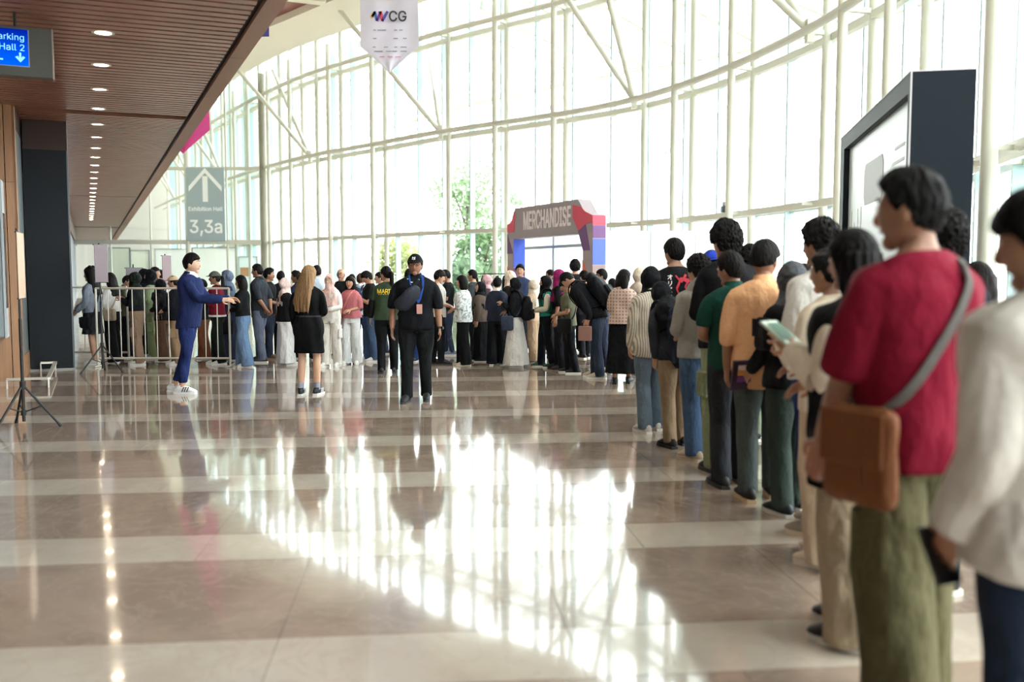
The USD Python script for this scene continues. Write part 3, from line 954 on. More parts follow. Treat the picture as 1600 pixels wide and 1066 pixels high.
        if len(shoes) > 2:
            st = [beam((c[0] + sd * .047 + ot * .04 + ot * k, c[1] + .02 + k, .030), (c[0] + sd * .040 + ot * .04 + ot * k, c[1] + .045 + k, .088), .008, .014, up=(1, 0, 0)) for sd in (-1, 1) for k in (0, .03, .06)]
            m = cat(st)
            m.vertices *= s
            obj('stripes', m, M(shoes[2], .5, name='shoe'), sho)
        if socks:
            m = tube([ank + (0, -.005, -.01), ank + (0, -.005, .085)], .045, n=12, step=.03)
            m.vertices *= s
            obj('sock', m, cloth(socks), prim, smooth=50)
    # --- hair and headwear
    hk, hcol = hair[0], hair[1]
    ho = dict(hair[2]) if len(hair) > 2 else {}
    hm_ = hair_mat(hcol) if hk not in ('hijab',) else None
    hs = min(sub + (1 if sub < 5 else 0), 5)
    if hk == 'hijab':
        dd, ff = ICO[hs]
        p = skull(dd)
        angd = np.degrees(np.arccos(np.clip(dd @ unit((0, 1, -.12)), -1, 1)))
        el = np.abs(dd[:, 0])
        m = smoothstep(angd, 46 - 10 * el, 53 - 10 * el)
        r = .018 + .012 * (meshkit.fbm(dd * 3 + seed, 2, seed) - .5) + .016 * np.clip(-dd[:, 1], 0, 1)
        shell = trimesh.Trimesh(p + dd * (r * m - .014 * (1 - m))[:, None], ff, process=False)
        L = ho.get('drape', .30)
        dr = tube([(0, .000, -.055), (0, .004, -.115), (0, -.012, -.165), (0, -.018, -.165 - L * .45), (0, -.010, -.165 - L)],
                  [.074, .080, .135, .185 * w if not f else .178, .178], [.092, .098, .115, .142, .150], n=int(n * 1.6), step=.03, e=2.2)
        v = np.array(dr.vertices)
        an = np.arctan2(v[:, 1], v[:, 0])
        k = np.clip((-.10 - v[:, 2]) / .3, 0, 1) * .012 * np.sin(an * 7 + v[:, 2] * 25 + seed)
        v[:, :2] *= (1 + k / .15)[:, None]
        dr = trimesh.Trimesh(v, dr.faces, process=False)
        hj = union([man(hx(shell)), man(hx(dr) if not headyaw else trimesh.Trimesh(np.array(dr.vertices) + hc, dr.faces, process=False))])
        obj('headscarf', up(crumple(tm(hj), .004, (10, 10, 6), seed)), cloth(hcol, fold=.5), prim, smooth=60)
    elif hk != 'none':
        base = {'long': 'bob', 'pony': 'short', 'bun': 'short', 'cap': 'short', 'curlybob': 'bob'}.get(hk, hk)
        thick = ho.get('thick', {'short': .014, 'fringe': .022, 'swept': .020, 'bob': .026, 'long': .026, 'curly': .034, 'under': .028}.get(hk, .016))
        if hk != 'bald':
            hm2 = hair_shell(hs, base, seed, thick)
            ps = [man(hx(hm2))]
            if hk in ('bob', 'long', 'pony'):
                Lh = ho.get('len', {'bob': .20, 'long': .40, 'pony': .26}[hk])
                if hk == 'pony':
                    q = tube([(0, -.10, .03), (0, -.135, .01), (0, -.135, -Lh * .5), (0, -.115, -Lh)], [.022, .032, .034, .012], n=max(10, n // 2), step=.02, rnd=.8)
                else:
                    if hk == 'long':
                        q = tube([(0, -.030, .04), (0, -.042, -.06), (0, -.082, -.17), (0, -.120, -.27), (0, -.140, -Lh)], [.098, .106, .118, .126, .108], [.080, .084, .072, .052, .034], n=int(n * 2), step=stp * .7, rnd=.35, e=2.3)
                    else:
                        q = tube([(0, -.030, .04), (0, -.038, -.06), (0, -.045, -Lh * .6), (0, -.05, -Lh)], [.098, .104, .106, .085], [.080, .084, .066, .045], n=int(n * 2), step=stp * .7, rnd=.6, e=2.3)
                    v = np.array(q.vertices)
                    an = np.arctan2(v[:, 1] + .04, v[:, 0])
                    v[:, :2] *= (1 + .035 * np.sin(an * 16 + seed + v[:, 2] * 6) + .03 * np.sin(an * 7 - seed + v[:, 2] * 9))[:, None]
                    q = trimesh.Trimesh(v, q.faces, process=False)
                ps.append(man(hx(q)))
            if hk == 'bun' or ho.get('buns'):
                for sg in (-1, 1):
                    e = trimesh.creation.icosphere(2, .034)
                    e.apply_translation([sg * .05, -.03, .135])
                    ps.append(man(hx(e)))
            if ho.get('locks'):
                rk_ = np.random.RandomState(seed)
                for i in range(ho['locks']):
                    x = -.115 + .23 * (i + rk_.rand() * .6) / ho['locks']
                    y0, le, wv_ = -.130 - .02 * rk_.rand(), Lh + .03 - .14 * rk_.rand() * (1 + abs(x) * 4), .016 * (rk_.rand() - .5)
                    ps.append(man(hx(tube([(x * .7, -.080, -.02), (x * .92 + wv_, -.112, -.14), (x - wv_, y0 - .012, -.26), (x * 1.08 + wv_ * 2, y0 - .022, -le * .85), (x * 1.06 - wv_, y0 - .018, -le)], [.016, .020, .021, .017, .004], [.016, .016, .015, .012, .004], n=8, step=.05, rnd=.5))))
            obj('hair', up(tm(union(ps))), hm_, prim, smooth=50)
        if hk == 'cap' or ho.get('cap'):
            cc = ho.get('cap', (24, 24, 26))
            dd, ff = ICO[4]
            keep = skull(dd) * 1.0
            r = .020 + .004 * np.clip(dd[:, 1], 0, 1)
            sh = trimesh.Trimesh(keep + dd * r[:, None], ff, process=False)
            dome_ = man(sh).trim_by_plane(tuple(unit((0, .10, 1))), .044)
            cp_ = obj('cap', up(hx(tm(dome_))), cloth(cc, fold=.1), prim, smooth=50)
            th = np.linspace(-1.0, 1.0, 11)
            pts = [np.array([.080 * math.sin(t * 1.25), .060 + .052 * math.cos(t * 1.25) + .0, 0]) for t in th]
            pol = [(.088 * math.sin(t * 1.3), .062 + .030 * math.cos(t * 1.3)) for t in th] + [(.080 * math.sin(t * 1.3), .085 + .074 * math.cos(t * 1.1)) for t in th[::-1]]
            br = slab(pol, 0, .006)
            v = np.array(br.vertices)
            v[:, 2] += .046 - .10 * (v[:, 1] - .08) - 1.6 * v[:, 0] ** 2
            if ho.get('back'):
                v[:, 1] *= -1
                br.faces = br.faces[:, ::-1]
            obj('brim', up(hx(trimesh.Trimesh(v, br.faces, process=False))), cloth(ho.get('brim', cc), fold=.1), cp_)
            o.cap = cp_
    if ho.get('glasses'):
        gl = []
        for sg in (-1, 1):
            an = np.linspace(0, 2 * np.pi, 15)
            gl.append(tube([(sg * .032 + .023 * math.cos(a), .099, .012 + .018 * math.sin(a)) for a in an], .0024, X=(0, 1, 0), n=6, step=.006))
            gl.append(bar((sg * .054, .098, .016), (sg * .079, .0, .012), .0022, 6))
        gl.append(bar((-.010, .101, .016), (.010, .101, .016), .0022, 6))
        obj('glasses', up(hx(cat(gl))), M((20, 20, 22), .3, name='spectacles'), prim)
    return o


def surf(o, x, z, back=True, e=.004):
    a, b, c = o.ring(z)
    ee = o.ease if z < 1.38 else o.ease * (1 - .75 * (z - 1.38) / .08)
    A, B = max(a, .15 * o.w if z < 1.2 else 0) + ee, max(b, .106 * o.w if z < 1.2 else 0) + ee
    y = B * (max(0.0, 1 - abs(x / A) ** 2.3)) ** (1 / 2.3)
    return c + (-(y + e) if back else (y + e))


def on_back(o, m, z, x=0.0, back=True, e=.006):
    """Flat print wrapped on the back (or front) of a garment; m lies in the xy plane."""
    m = m.copy()
    try:
        m = m.subdivide_to_size(.03)
    except Exception:
        pass
    v = np.array(m.vertices)
    sg = 1 if back else -1
    out = np.array([[x + sg * p[0], surf(o, x + sg * p[0], z + p[1], back, e) - sg * p[2], z + p[1]] for p in v])
    return o.up(trimesh.Trimesh(out, m.faces, process=False))


def gear(o, name, label, cat_, group=None):
    """A bag or other thing a person wears or holds: a thing of its own standing where the person stands."""
    t = thing(name, label, cat_, o.g, o.face, group)
    return t


def ribbon(pts, nrm, wd, th):
    pts, nrm = np.asarray(pts, float), np.asarray(nrm, float)
    t = np.gradient(pts, axis=0)
    t /= np.linalg.norm(t, axis=1, keepdims=True) + 1e-9
    s = np.cross(t, nrm)
    s /= np.linalg.norm(s, axis=1, keepdims=True) + 1e-9
    nn = np.cross(s, t)
    v = np.stack([pts + a * s * wd / 2 + b * nn * th / 2 for a, b in ((-1, -1), (1, -1), (1, 1), (-1, 1))], 1).reshape(-1, 3)
    k = len(pts)
    f = []
    for a in range(k - 1):
        for c in range(4):
            p, q = a * 4 + c, a * 4 + (c + 1) % 4
            f += [[p, q, q + 4], [p, q + 4, p + 4]]
    f += [[0, 2, 1], [0, 3, 2], [4 * k - 4, 4 * k - 3, 4 * k - 2], [4 * k - 4, 4 * k - 2, 4 * k - 1]]
    m = trimesh.Trimesh(v, np.array(f), process=False)
    if m.volume < 0:
        m.faces = m.faces[:, ::-1]
    return m


def cross_strap(o, sh, zh, wd=.03, front=True, back=True):
    """A strap from the shoulder on side sh (-1 left, 1 right) across to the other hip at height zh."""
    out = []
    x0, x1 = sh * .085, -sh * (o.ring(zh)[0] + o.ease) * .97
    for bk, use in ((True, back), (False, front)):
        if not use:
            continue
        P, N = [], []
        for k in np.linspace(0, 1, 18):
            x, z = x0 + (x1 - x0) * k, 1.468 + (zh - 1.468) * k ** 1.0
            y = surf(o, x, z, bk, .008)
            if k == 0:
                y = -.012
            P.append((x, y, z))
            N.append(unit((x * 2.2, -1 if bk else 1, .15 if k > .1 else 2)))
        out.append(ribbon(P, N, wd, .006))
    return cat(out)


def sling(o, label, c, sh=-1, zh=.95, size=(.24, .09, .20), strap=None, front=0.0, cat_='bag', name='shoulder_bag'):
    t = gear(o, name, label, cat_)
    mt = cloth(c, rough=.6, fold=.3)
    x = -sh * (o.ring(zh)[0] + o.ease + size[1] / 2 + .012)
    q = box(x - size[1] / 2, x + size[1] / 2, front - size[0] / 2, front + size[0] / 2, zh - size[2], zh + .02, .025)
    q = tm(man(q).refine_to_length(.025))
    trimesh.smoothing.filter_taubin(q, iterations=12)
    b = obj('bag_body', o.up(crumple(q, .006, (9, 9, 9), 4)), mt, t, smooth=60)
    xo = x - sh * size[1] / 2
    obj('flap', o.up(box(min(xo, xo - sh * .012), max(xo, xo - sh * .012), front - size[0] / 2 + .012, front + size[0] / 2 - .012, zh - size[2] * .55, zh + .01, .004)), mt, b)
    obj('strap', o.up(cross_strap(o, sh, zh)), cloth(strap or c, fold=.1), t)
    return t


def backpack(o, label, c, size=(.31, .17, .46), zc=1.17, accent=None, group=None):
    t = gear(o, 'backpack', label, 'backpack', group)
    mt = cloth(c, rough=.7, fold=.4)
    y = surf(o, 0, zc, True, .0) - .01
    z0, z1 = zc - size[2] / 2, zc + size[2] / 2
    b = union([man(box(-size[0] / 2, size[0] / 2, y - size[1], y, z0, z1 - .06, .045)), man(tube([(0, y - size[1] / 2, z1 - .12), (0, y - size[1] * .45, z1)], [size[0] * .46, size[0] * .36], [size[1] * .46, size[1] * .34], n=18, step=.03, rnd=.5, e=2.6))])
    b = obj('bag_body', o.up(crumple(tm(b), .004, (9, 9, 9), 3)), mt, t, smooth=40)
    obj('front_pocket', o.up(box(-size[0] * .40, size[0] * .40, y - size[1] - .045, y - size[1] + .03, z0 + .03, zc + .0, .025)), mt, b, smooth=30)
    if accent:
        obj('zip', o.up(tube([(-size[0] * .38, y - size[1] - .02, zc + .02), (-size[0] * .2, y - size[1] - .025, zc + .10), (size[0] * .2, y - size[1] - .025, zc + .10), (size[0] * .38, y - size[1] - .02, zc + .02)], .006, n=6, step=.04)), M(accent, .5, name='zip'), b)
    for sg in (-1, 1):
        P = [(sg * .085, y - .01, z1 - .05), (sg * .095, -.055, 1.47), (sg * .10, .0, 1.485), (sg * .105, .075, 1.455), (sg * .125, surf(o, .125, 1.30, False, .012), 1.30), (sg * .145, surf(o, .145, 1.15, False, .012), 1.15), (sg * (o.ring(1.1)[0] + o.ease + .006), 0, 1.03), (sg * .13, y - .02, z0 + .06)]
        obj('strap', o.up(tube(P, .026, .006, X=(1, 0, 0), n=8, step=.05)), mt, t, smooth=40)
    obj('handle', o.up(tube([(-.04, y - .03, z1 - .01), (0, y - .03, z1 + .035), (.04, y - .03, z1 - .01)], .008, n=6, step=.03)), mt, t)
    return t


def held(o, name, label, cat_, side, size, c, tilt=0.0, up_=.06, emit=0.0):
    """A phone, leaflet or purse in the hand on that side."""
    sgn, sh, el, wr, fd = o.joints[0 if side < 0 else 1]
    p = wr + fd * .10
    t = gear(o, name, label, cat_)
    q = box(-size[0] / 2, size[0] / 2, -size[1] / 2, size[1] / 2, -size[2] / 2, size[2] / 2, min(size) * .2)
    a = math.radians(tilt)
    v = np.array(q.vertices)
    v = np.stack([v[:, 0], v[:, 1] * math.cos(a) - v[:, 2] * math.sin(a), v[:, 1] * math.sin(a) + v[:, 2] * math.cos(a)], 1)
    obj('shell', o.up(trimesh.Trimesh(v + p + (0, .01, up_), q.faces, process=False)), M(c, .35, name='handheld'), t)
    return t, p
# ---------------------------------------------------------------- the people, far left to near right
WHT, BLK = (232, 230, 226), (18, 19, 22)
WS = ((226, 224, 220), (236, 234, 230))
BS = ((20, 20, 23), (28, 28, 31))
GW = ((60, 60, 64), (226, 224, 218))
HB = ('hijab', (18, 19, 23))
# -- behind the barrier on the left
a = person('woman with a bow in long black hair, grey-blue jacket and short black skirt', 147, 570, 418, face=85, sex='f', top=('jacket', (122, 130, 146), {'collar': 0, 'hem': .93, 'ease': .022}), bottom=('skirt', (18, 18, 23), {'hem': .55, 'flare': .04, 'pattern': 'check', 'c2': (70, 74, 84), 'ps': 3}),
           hair=('long', BLACKHAIR, {'len': .34, 'buns': 1}), arms=(((.1, .1, -1), (-.1, .7, -.6)), 'front'), shoes=WS)
sling(a, 'black hip bag of the woman in the grey-blue jacket', (21, 23, 27), sh=1, zh=.84, size=(.2, .08, .18))
a = person('woman in a white knit top and wide black trousers behind the barrier', 178, 567, 427, face=75, sex='f', top=('long', (214, 212, 212), {'hem': .98}), bottom=('wide', (17, 18, 21)), hair=('long', BLACKHAIR, {'len': .30}), arms=('phone', 'phone'), shoes=WS)
sling(a, 'beige shoulder bag behind the hip of the woman in the white knit top', (172, 156, 136), sh=1, zh=1.02, size=(.26, .09, .20), front=-.12)
person('person in an olive jacket bending over a phone behind the barrier', 199, 558, 429, face=280, sex='m', top=('jacket', (70, 74, 56)), bottom=('wide', (21, 21, 24)), arms=('phone', 'phone'), headpitch=22)
person('woman in black top and taupe cargo trousers with a dark green headscarf', 216, 570, 425, face=90, sex='f', top=('long', (21, 23, 27), {'hem': 1.0}), bottom=('cargo', (140, 116, 98)), hair=('hijab', (28, 33, 30)), arms=('phone', 'phone'), shoes=WS)
person('woman in a black headscarf between the taupe cargo trousers and the sage suit', 228, 555, 420, face=270, sex='f', top=('jacket', (24, 25, 33)), bottom=('wide', (23, 23, 27)), hair=HB, arms=('front', 'front'))
person('woman in a pale sage two-piece with a black headscarf', 240, 561, 421, face=95, sex='f', top=('long', (134, 150, 116), {'hem': .80}), bottom=('cargo', (142, 156, 116)), hair=HB, arms=('phone', 'front'), shoes=((150, 156, 170), WHT))
person('man with short hair standing behind the sage two-piece, face turned right', 244, 552, 417, face=275, top=('tee', (40, 44, 52)), bottom=('trousers', (25, 27, 31)), skin=0)
person('person in a white collar with short black hair behind the small sign post', 254, 547, 421, face=80, top=('shirt', (204, 206, 208)), bottom=('trousers', (96, 76, 66)), arms=('front', 'front'))
a = person('person in a beige cap, black jacket and khaki trousers behind the barrier', 276, 570, 431, face=95, sex='f', top=('jacket', (21, 23, 30)), bottom=('cargo', (158, 132, 104)), hair=('pony', BLACKHAIR, {'cap': (186, 160, 130)}), arms=('front', 'front'), shoes=WS)
person('person in brown wide trousers and dark top beside the beige cap', 255, 565, 436, face=80, sex='f', top=('long', (28, 25, 28)), bottom=('wide', (112, 86, 72)), hair=HB, arms=('front', 'front'), shoes=WS)
person('person in rust-brown trousers half hidden behind the man in the blue suit', 319, 562, 436, face=90, sex='f', top=('long', (25, 25, 28)), bottom=('wide', (142, 92, 66)), hair=HB, arms=('front', 'front'))
a = person('person in a maroon varsity jacket and grey-green cap by the barrier end', 341, 570, 424, face=100, sex='f', top=('jacket', (116, 26, 44), {'collar': 0, 'hem': .90, 'band': WHT}), bottom=('cargo', (27, 34, 30)),
           hair=('pony', (28, 23, 21), {'cap': (78, 84, 80)}), arms=('phone', 'phone'), shoes=WS, skin=1)
sling(a, 'black tote at the hip of the person in the maroon varsity jacket', (20, 20, 23), sh=-1, zh=.80, size=(.28, .09, .26), front=-.12)
person('woman in a blue-grey headscarf and long navy dress behind the barrier end', 359, 563, 422, face=95, sex='f', top=('long', (42, 48, 66)), bottom=('longskirt', (44, 50, 68)), hair=('hijab', (98, 112, 136)), arms=('front', 'front'))
person('woman with a black bob, black top and light ripped jeans', 381, 573, 431, face=88, sex='f', top=('long', (18, 20, 23), {'hem': .96}), bottom=('wide', (104, 130, 164)), hair=('bob', BLACKHAIR), arms=('front', 'phone'), shoes=WS, step=.09)
a = person('tall man in charcoal short-sleeved shirt and grey-blue baggy jeans', 407, 566, 412, face=82, top=('shirt', (46, 50, 58), {'hem': .78, 'sleeve': 'half'}), bottom=('jeans', (104, 112, 134)), hair=('short', (18, 15, 14)), arms=('back', 'back'), shoes=GW, skin=1)
person('man in black tee and dark jeans looking right beside the charcoal shirt', 421, 561, 419, face=262, top=('tee', (20, 21, 24)), bottom=('trousers', (48, 56, 74)), arms=('hang', 'front'), shoes=((110, 88, 70), (150, 130, 110)), hair=('swept', BLACKHAIR), headyaw=20, skin=1)
person('person with short black hair just behind the pale pink headscarf', 441, 555, 423, face=20, top=('tee', (25, 24, 28)), bottom=('trousers', (25, 27, 31)))
a = person('woman in pale pink headscarf, black bomber and long white skirt', 447, 571, 434, face=310, sex='f', top=('jacket', (19, 21, 23), {'collar': 0, 'hem': .84, 'band': (220, 218, 214)}), bottom=('longskirt', (224, 224, 226), {'flare': .05}), hair=('hijab', (208, 186, 182), {'drape': .24}), arms=('front', 'front'), shoes=WS)
person('man in navy shirt partly behind the long-haired woman in black', 467, 560, 423, face=85, top=('shirt', (44, 52, 84)), bottom=('trousers', (24, 25, 30)), hair=('swept', BLACKHAIR), arms=('front', 'front'), skin=1)
person('man in pale blue shirt behind the head of the long-haired woman', 497, 562, 414, face=15, top=('shirt', (186, 200, 214)), bottom=('trousers', (38, 44, 62)), arms=('down', 'down'))
person('smiling woman in pale pink headscarf, cream sweater and white cargo trousers', 518, 573, 428, face=165, sex='f', skin=2, top=('vest', (214, 210, 204), {'hem': .90, 'sleeve': 'long', 'name': 'sweater'}), bottom=('cargo', (226, 222, 216)), hair=('hijab', (214, 180, 174), {'drape': .30}), arms=('front', 'mouth'), shoes=WS)
person('bald man with glasses and black tee at the back of the queue', 535, 556, 419, face=172, skin=0, top=('tee', (24, 27, 28)), bottom=('trousers', (24, 25, 30)), hair=('bald', BLACKHAIR, {'glasses': 1}))
a = person('girl in dusty rose blouse and white wide trousers', 549, 569, 432, face=172, sex='f', skin=0, top=('tee', (178, 104, 110), {'hem': .92, 'ease': .03, 'flare': .12, 'sleeve': 'half', 'name': 'blouse'}), bottom=('wide', (222, 224, 226)), hair=('long', (23, 17, 17), {'len': .24}), arms=('front', 'bent'), shoes=WS)
sling(a, 'pink handbag in front of the girl in the dusty rose blouse', (206, 128, 124), sh=-1, zh=.92, size=(.13, .18, .15), front=.16)
person('person with dark hair whose face shows above the girl in rose', 551, 551, 428, face=190, top=('tee', (58, 44, 48)), bottom=('trousers', (24, 25, 30)))
a = person('person with brown hair and white shirt wearing a navy backpack, seen from behind', 565, 557, 427, face=340, top=('shirt', (206, 212, 222)), bottom=('jeans', (44, 62, 92)), hair=('fringe', (84, 62, 50)), shoes=WS, arms=('strap', 'down'))
backpack(a, 'navy backpack on the brown-haired person in the white shirt', (40, 50, 74))
person('boy in black tee and blue jeans looking down at his hands', 579, 565, 422, face=105, top=('tee', (20, 20, 23)), bottom=('jeans', (70, 90, 120)), hair=('fringe', BLACKHAIR), arms=('phone', 'phone'), headpitch=25, shoes=WS)
person('person with dark hair behind the left shoulder of the green tee', 596, 553, 425, face=100, top=('tee', (60, 62, 68)), bottom=('jeans', (50, 60, 84)))
marine = person('woman with ponytail in dark green tee lettered in yellow, black trousers', 606, 583, 416, face=8, sex='f', w=1.14, top=('tee', (52, 66, 50), {'hem': .86, 'inner': (18, 20, 21), 'ease': .03}), bottom=('trousers', (20, 21, 25)), hair=('pony', BLACKHAIR, {'len': .30}), headyaw=42, arms=(((.28, .05, -1), (.10, .2, -1)), 'front'), shoes=((24, 25, 28), (60, 62, 66)))
obj('back_lettering', on_back(marine, cat(text('MARINE', .062, .30, .002), text('PRIDE CREW', .012, .20, .002, False).apply_translation([0, -.035, 0]) or []) if False else text('MARINE', .066, .31, .002), 1.285), M((226, 188, 44), .7, name='print'), marine.shirt)
obj('small_print_line', on_back(marine, cat([box(-.14 + i * .036, -.118 + i * .036, .0, .010, 0, .002) for i in range(8)]), 1.262), M((206, 176, 60), .7, name='print'), marine.shirt)
person('person with dark hair directly behind the left shoulder of the man in the cap', 640, 566, 420, face=0, top=('tee', (44, 48, 60)), bottom=('jeans', (44, 62, 112)), shoes=GW)
person('person in grey-white tee and black trousers just right of the man in the cap', 684, 569, 421, face=285, w=1.12, top=('tee', (196, 192, 184), {'sleeve': 'half'}), bottom=('trousers', (21, 23, 28)), hair=('fringe', BLACKHAIR), arms=('front', 'front'), headpitch=15, shoes=BS)
a = person('slim man in a dark waistcoat and jeans, hair falling forward', 700, 555, 421, face=95, top=('vest', (24, 27, 28), {'sleeve': 'tee', 'name': 'waistcoat'}), bottom=('slim', (58, 68, 92)), hair=('fringe', BLACKHAIR), arms=('phone', 'front'), headpitch=18, shoes=((120, 132, 156), WHT))
a = person('woman in a white printed shirt and wide black trousers, shoulder-length hair', 724, 571, 431, face=80, sex='f', w=1.08, top=('shirt', (218, 222, 224), {'sleeve': 'half', 'hem': .84, 'ease': .045, 'pattern': 'print', 'c2': (150, 160, 162), 'collar': 0}), bottom=('wide', (17, 18, 20)), hair=('bob', BLACKHAIR, {'len': .24}), arms=('front', 'front'), shoes=((196, 184, 166), (206, 196, 180)))
person('man in a dark tee behind the white printed shirt, facing left', 740, 556, 421, face=70, top=('tee', (52, 60, 62)), bottom=('trousers', (28, 31, 36)), skin=0)
person('woman in brown cardigan and black headscarf, her face tilted up', 751, 565, 440, face=75, sex='f', top=('jacket', (92, 80, 72), {'collar': 0}), bottom=('longskirt', (21, 23, 27), {'flare': .06}), hair=HB, headyaw=40, headpitch=-12, arms=('down', 'front'))
person('woman in a rose headscarf between the brown cardigan and the black cap', 762, 553, 429, face=85, sex='f', top=('long', (70, 60, 66)), bottom=('wide', (24, 25, 30)), hair=('hijab', (206, 166, 172)))
capn = person('person in navy jacket with white collar and a black cap, seen from behind', 777, 570, 433, face=350, sex='f', w=1.05, top=('jacket', (38, 42, 56), {'collar_c': (216, 212, 206)}), bottom=('wide', (21, 23, 27)), hair=('cap', BLACKHAIR, {'cap': (20, 20, 23)}), arms=('front', 'front'))
person('woman in a cream headscarf and black cardigan turned left', 798, 562, 423, face=70, sex='f', skin=2, top=('jacket', (31, 28, 30), {'collar': 0}), bottom=('wide', (130, 112, 96)), hair=('hijab', (226, 204, 186), {'drape': .34}), arms=('front', 'phone'))
person('man in navy tee looking toward the hall above the black headscarf', 813, 548, 413, face=170, skin=0, top=('tee', (50, 62, 92)), bottom=('trousers', (40, 44, 56)), hair=('swept', BLACKHAIR))
a = person('woman in black headscarf and top with a long white skirt', 806, 574, 434, face=75, sex='f', top=('long', (20, 21, 25), {'hem': .96}), bottom=('longskirt', (214, 210, 208), {'flare': .13}), hair=HB, arms=('phone', 'front'), shoes=WS)
backpack(a, 'black backpack on the woman in the long white skirt', (18, 20, 23), size=(.29, .17, .44), zc=1.12)
sling(a, 'slate blue sling bag in front of the woman in the long white skirt', (58, 66, 88), sh=1, zh=.98, size=(.22, .12, .26), front=.10)
person('person in beige headscarf and beige clothes behind the black backpack', 834, 565, 437, face=60, sex='f', top=('long', (198, 170, 148)), bottom=('wide', (182, 156, 130)), hair=('hijab', (206, 192, 176)), arms=('front', 'front'), shoes=((150, 130, 112), WHT))
a = person('woman in teal waistcoat over cream sleeves with a black headscarf', 853, 574, 431, face=95, sex='f', top=('vest', (38, 122, 110), {'sleeve': 'long', 'sleeve_c': (222, 214, 200), 'hem': .97, 'name': 'waistcoat'}), bottom=('jeans', (23, 27, 34)), hair=('hijab', (20, 20, 23), {'drape': .16}), arms=('front', 'front'), shoes=((40, 80, 64), WHT), step=.1)
backpack(a, 'dark green backpack on the woman in the teal waistcoat', (44, 58, 50), size=(.27, .15, .40))
person('person with short dark hair far behind the teal waistcoat', 861, 548, 421, face=80, top=('tee', (60, 60, 66)), bottom=('trousers', (28, 30, 34)))
person('woman in a lavender-grey headscarf beside the teal waistcoat', 866, 562, 431, face=60, sex='f', top=('long', (150, 150, 168)), bottom=('wide', (52, 54, 62)), hair=('hijab', (178, 176, 196)))
person('woman in magenta scarf and black top in the middle of the queue', 874, 577, 421, face=75, sex='f', top=('tee', (21, 21, 25), {'sleeve': 'half'}), bottom=('jeans', (24, 25, 31)), hair=('hijab', (138, 34, 92), {'drape': .26}), arms=('down', 'hang'), shoes=BS)
a = person('boy in olive-grey tee looking down at his bag', 893, 583, 434, face=88, top=('tee', (104, 106, 88), {'ease': .035}), bottom=('jeans', (23, 25, 31)), hair=('fringe', BLACKHAIR), arms=('front', 'front'), headpitch=28, shoes=((23, 24, 28), WHT), sway=.06)
sling(a, 'black messenger bag of the boy in the olive-grey tee', (25, 27, 30), sh=1, zh=.98, size=(.26, .09, .24), front=.08)
person('tall man with round curly hair at the back, under the arch', 898, 551, 407, face=0, top=('tee', (24, 25, 31)), bottom=('trousers', (24, 25, 30)), hair=('curly', BLACKHAIR))
person('man with swept hair right of the round curly hair', 913, 560, 423, face=30, top=('tee', (44, 48, 58)), bottom=('trousers', (24, 25, 30)), hair=('swept', BLACKHAIR))
bent = person('man in a black jacket bowed forward under a big backpack', 932, 591, 437, face=70, w=1.05, height=1.70, lean=38, headpitch=20, top=('jacket', (20, 21, 26)), bottom=('jeans', (50, 60, 80)), hair=('short', BLACKHAIR), arms=('hang', ((.1, .3, -1), (-.1, .2, -1))), shoes=((196, 186, 172), WHT))
backpack(bent, 'big black backpack on the bowed man', (20, 22, 28), size=(.34, .20, .50))
held(bent, 'tote_bag', 'patterned red and cream tote hanging from the hand of the bowed man', 'bag', -1, (.05, .19, .21), (150, 112, 102), up_=-.12)
person('man in slate tee seen in profile beside the right arch post', 941, 576, 420, face=85, top=('tee', (58, 72, 92)), bottom=('jeans', (44, 52, 72)), hair=('short', BLACKHAIR), arms=('down', 'down'), skin=1, shoes=WS)
person('person with black hair low behind the slate tee', 957, 566, 435, face=40, top=('tee', (60, 66, 80)), bottom=('trousers', (28, 30, 36)))
a = person('woman with black bob, beige checked shirt and long black skirt', 972, 599, 422, face=345, sex='f', w=1.05, top=('shirt', (196, 172, 160), {'sleeve': 'rolled', 'hem': .90, 'ease': .04, 'pattern': 'check', 'c2': (132, 104, 98), 'ps': 1.2}), bottom=('longskirt', (18, 19, 23), {'hem': .16, 'flare': .06}), hair=('bob', BLACKHAIR), headyaw=-40, arms=('front', 'front'), shoes=BS)
a = person('woman in pale greige headscarf and long greige dress', 997, 591, 418, face=320, sex='f', top=('long', (164, 154, 146)), bottom=('longskirt', (170, 160, 152), {'flare': .05}), hair=('hijab', (196, 182, 168), {'drape': .28}), arms=('front', 'front'), shoes=WS)
# -- the near half of the queue
a = person('woman in black headscarf, cream striped shirt and grey-blue jeans', 1015, 674, 416, face=20, sex='f', top=('shirt', (206, 196, 180), {'sleeve': 'long', 'hem': .80, 'ease': .05, 'pattern': 'stripe', 'c2': (142, 130, 122), 'ps': 1.5, 'sleeve_r': .075, 'collar': 0}), bottom=('jeans', (98, 112, 126)), hair=('hijab', (18, 19, 23), {'drape': .36}), arms=('hang', 'front'), shoes=((206, 200, 194), WHT))
tall = person('tall man in a black tee with a red and white back print, black shorts', 1052, 664, 373, face=12, top=('tee', (19, 19, 22), {'sleeve': 'half', 'hem': .80}), bottom=('shorts', (24, 27, 25)), hair=('fringe', BLACKHAIR), headyaw=18, arms=('strap', 'hang'), shoes=((21, 21, 24), WHT), skin=1)
a = person('person in khaki trousers and dark top, bowed forward under a navy backpack', 1054, 697, 432, face=20, sex='f', height=1.50, lean=24, headpitch=20, top=('long', (44, 46, 54)), bottom=('trousers', (146, 124, 100)), hair=HB, arms=('hang', 'front'), shoes=BS)
backpack(a, 'navy backpack with yellow zips on the bowed person in khaki trousers', (34, 40, 58), accent=(232, 196, 44), size=(.30, .17, .50), zc=1.05)
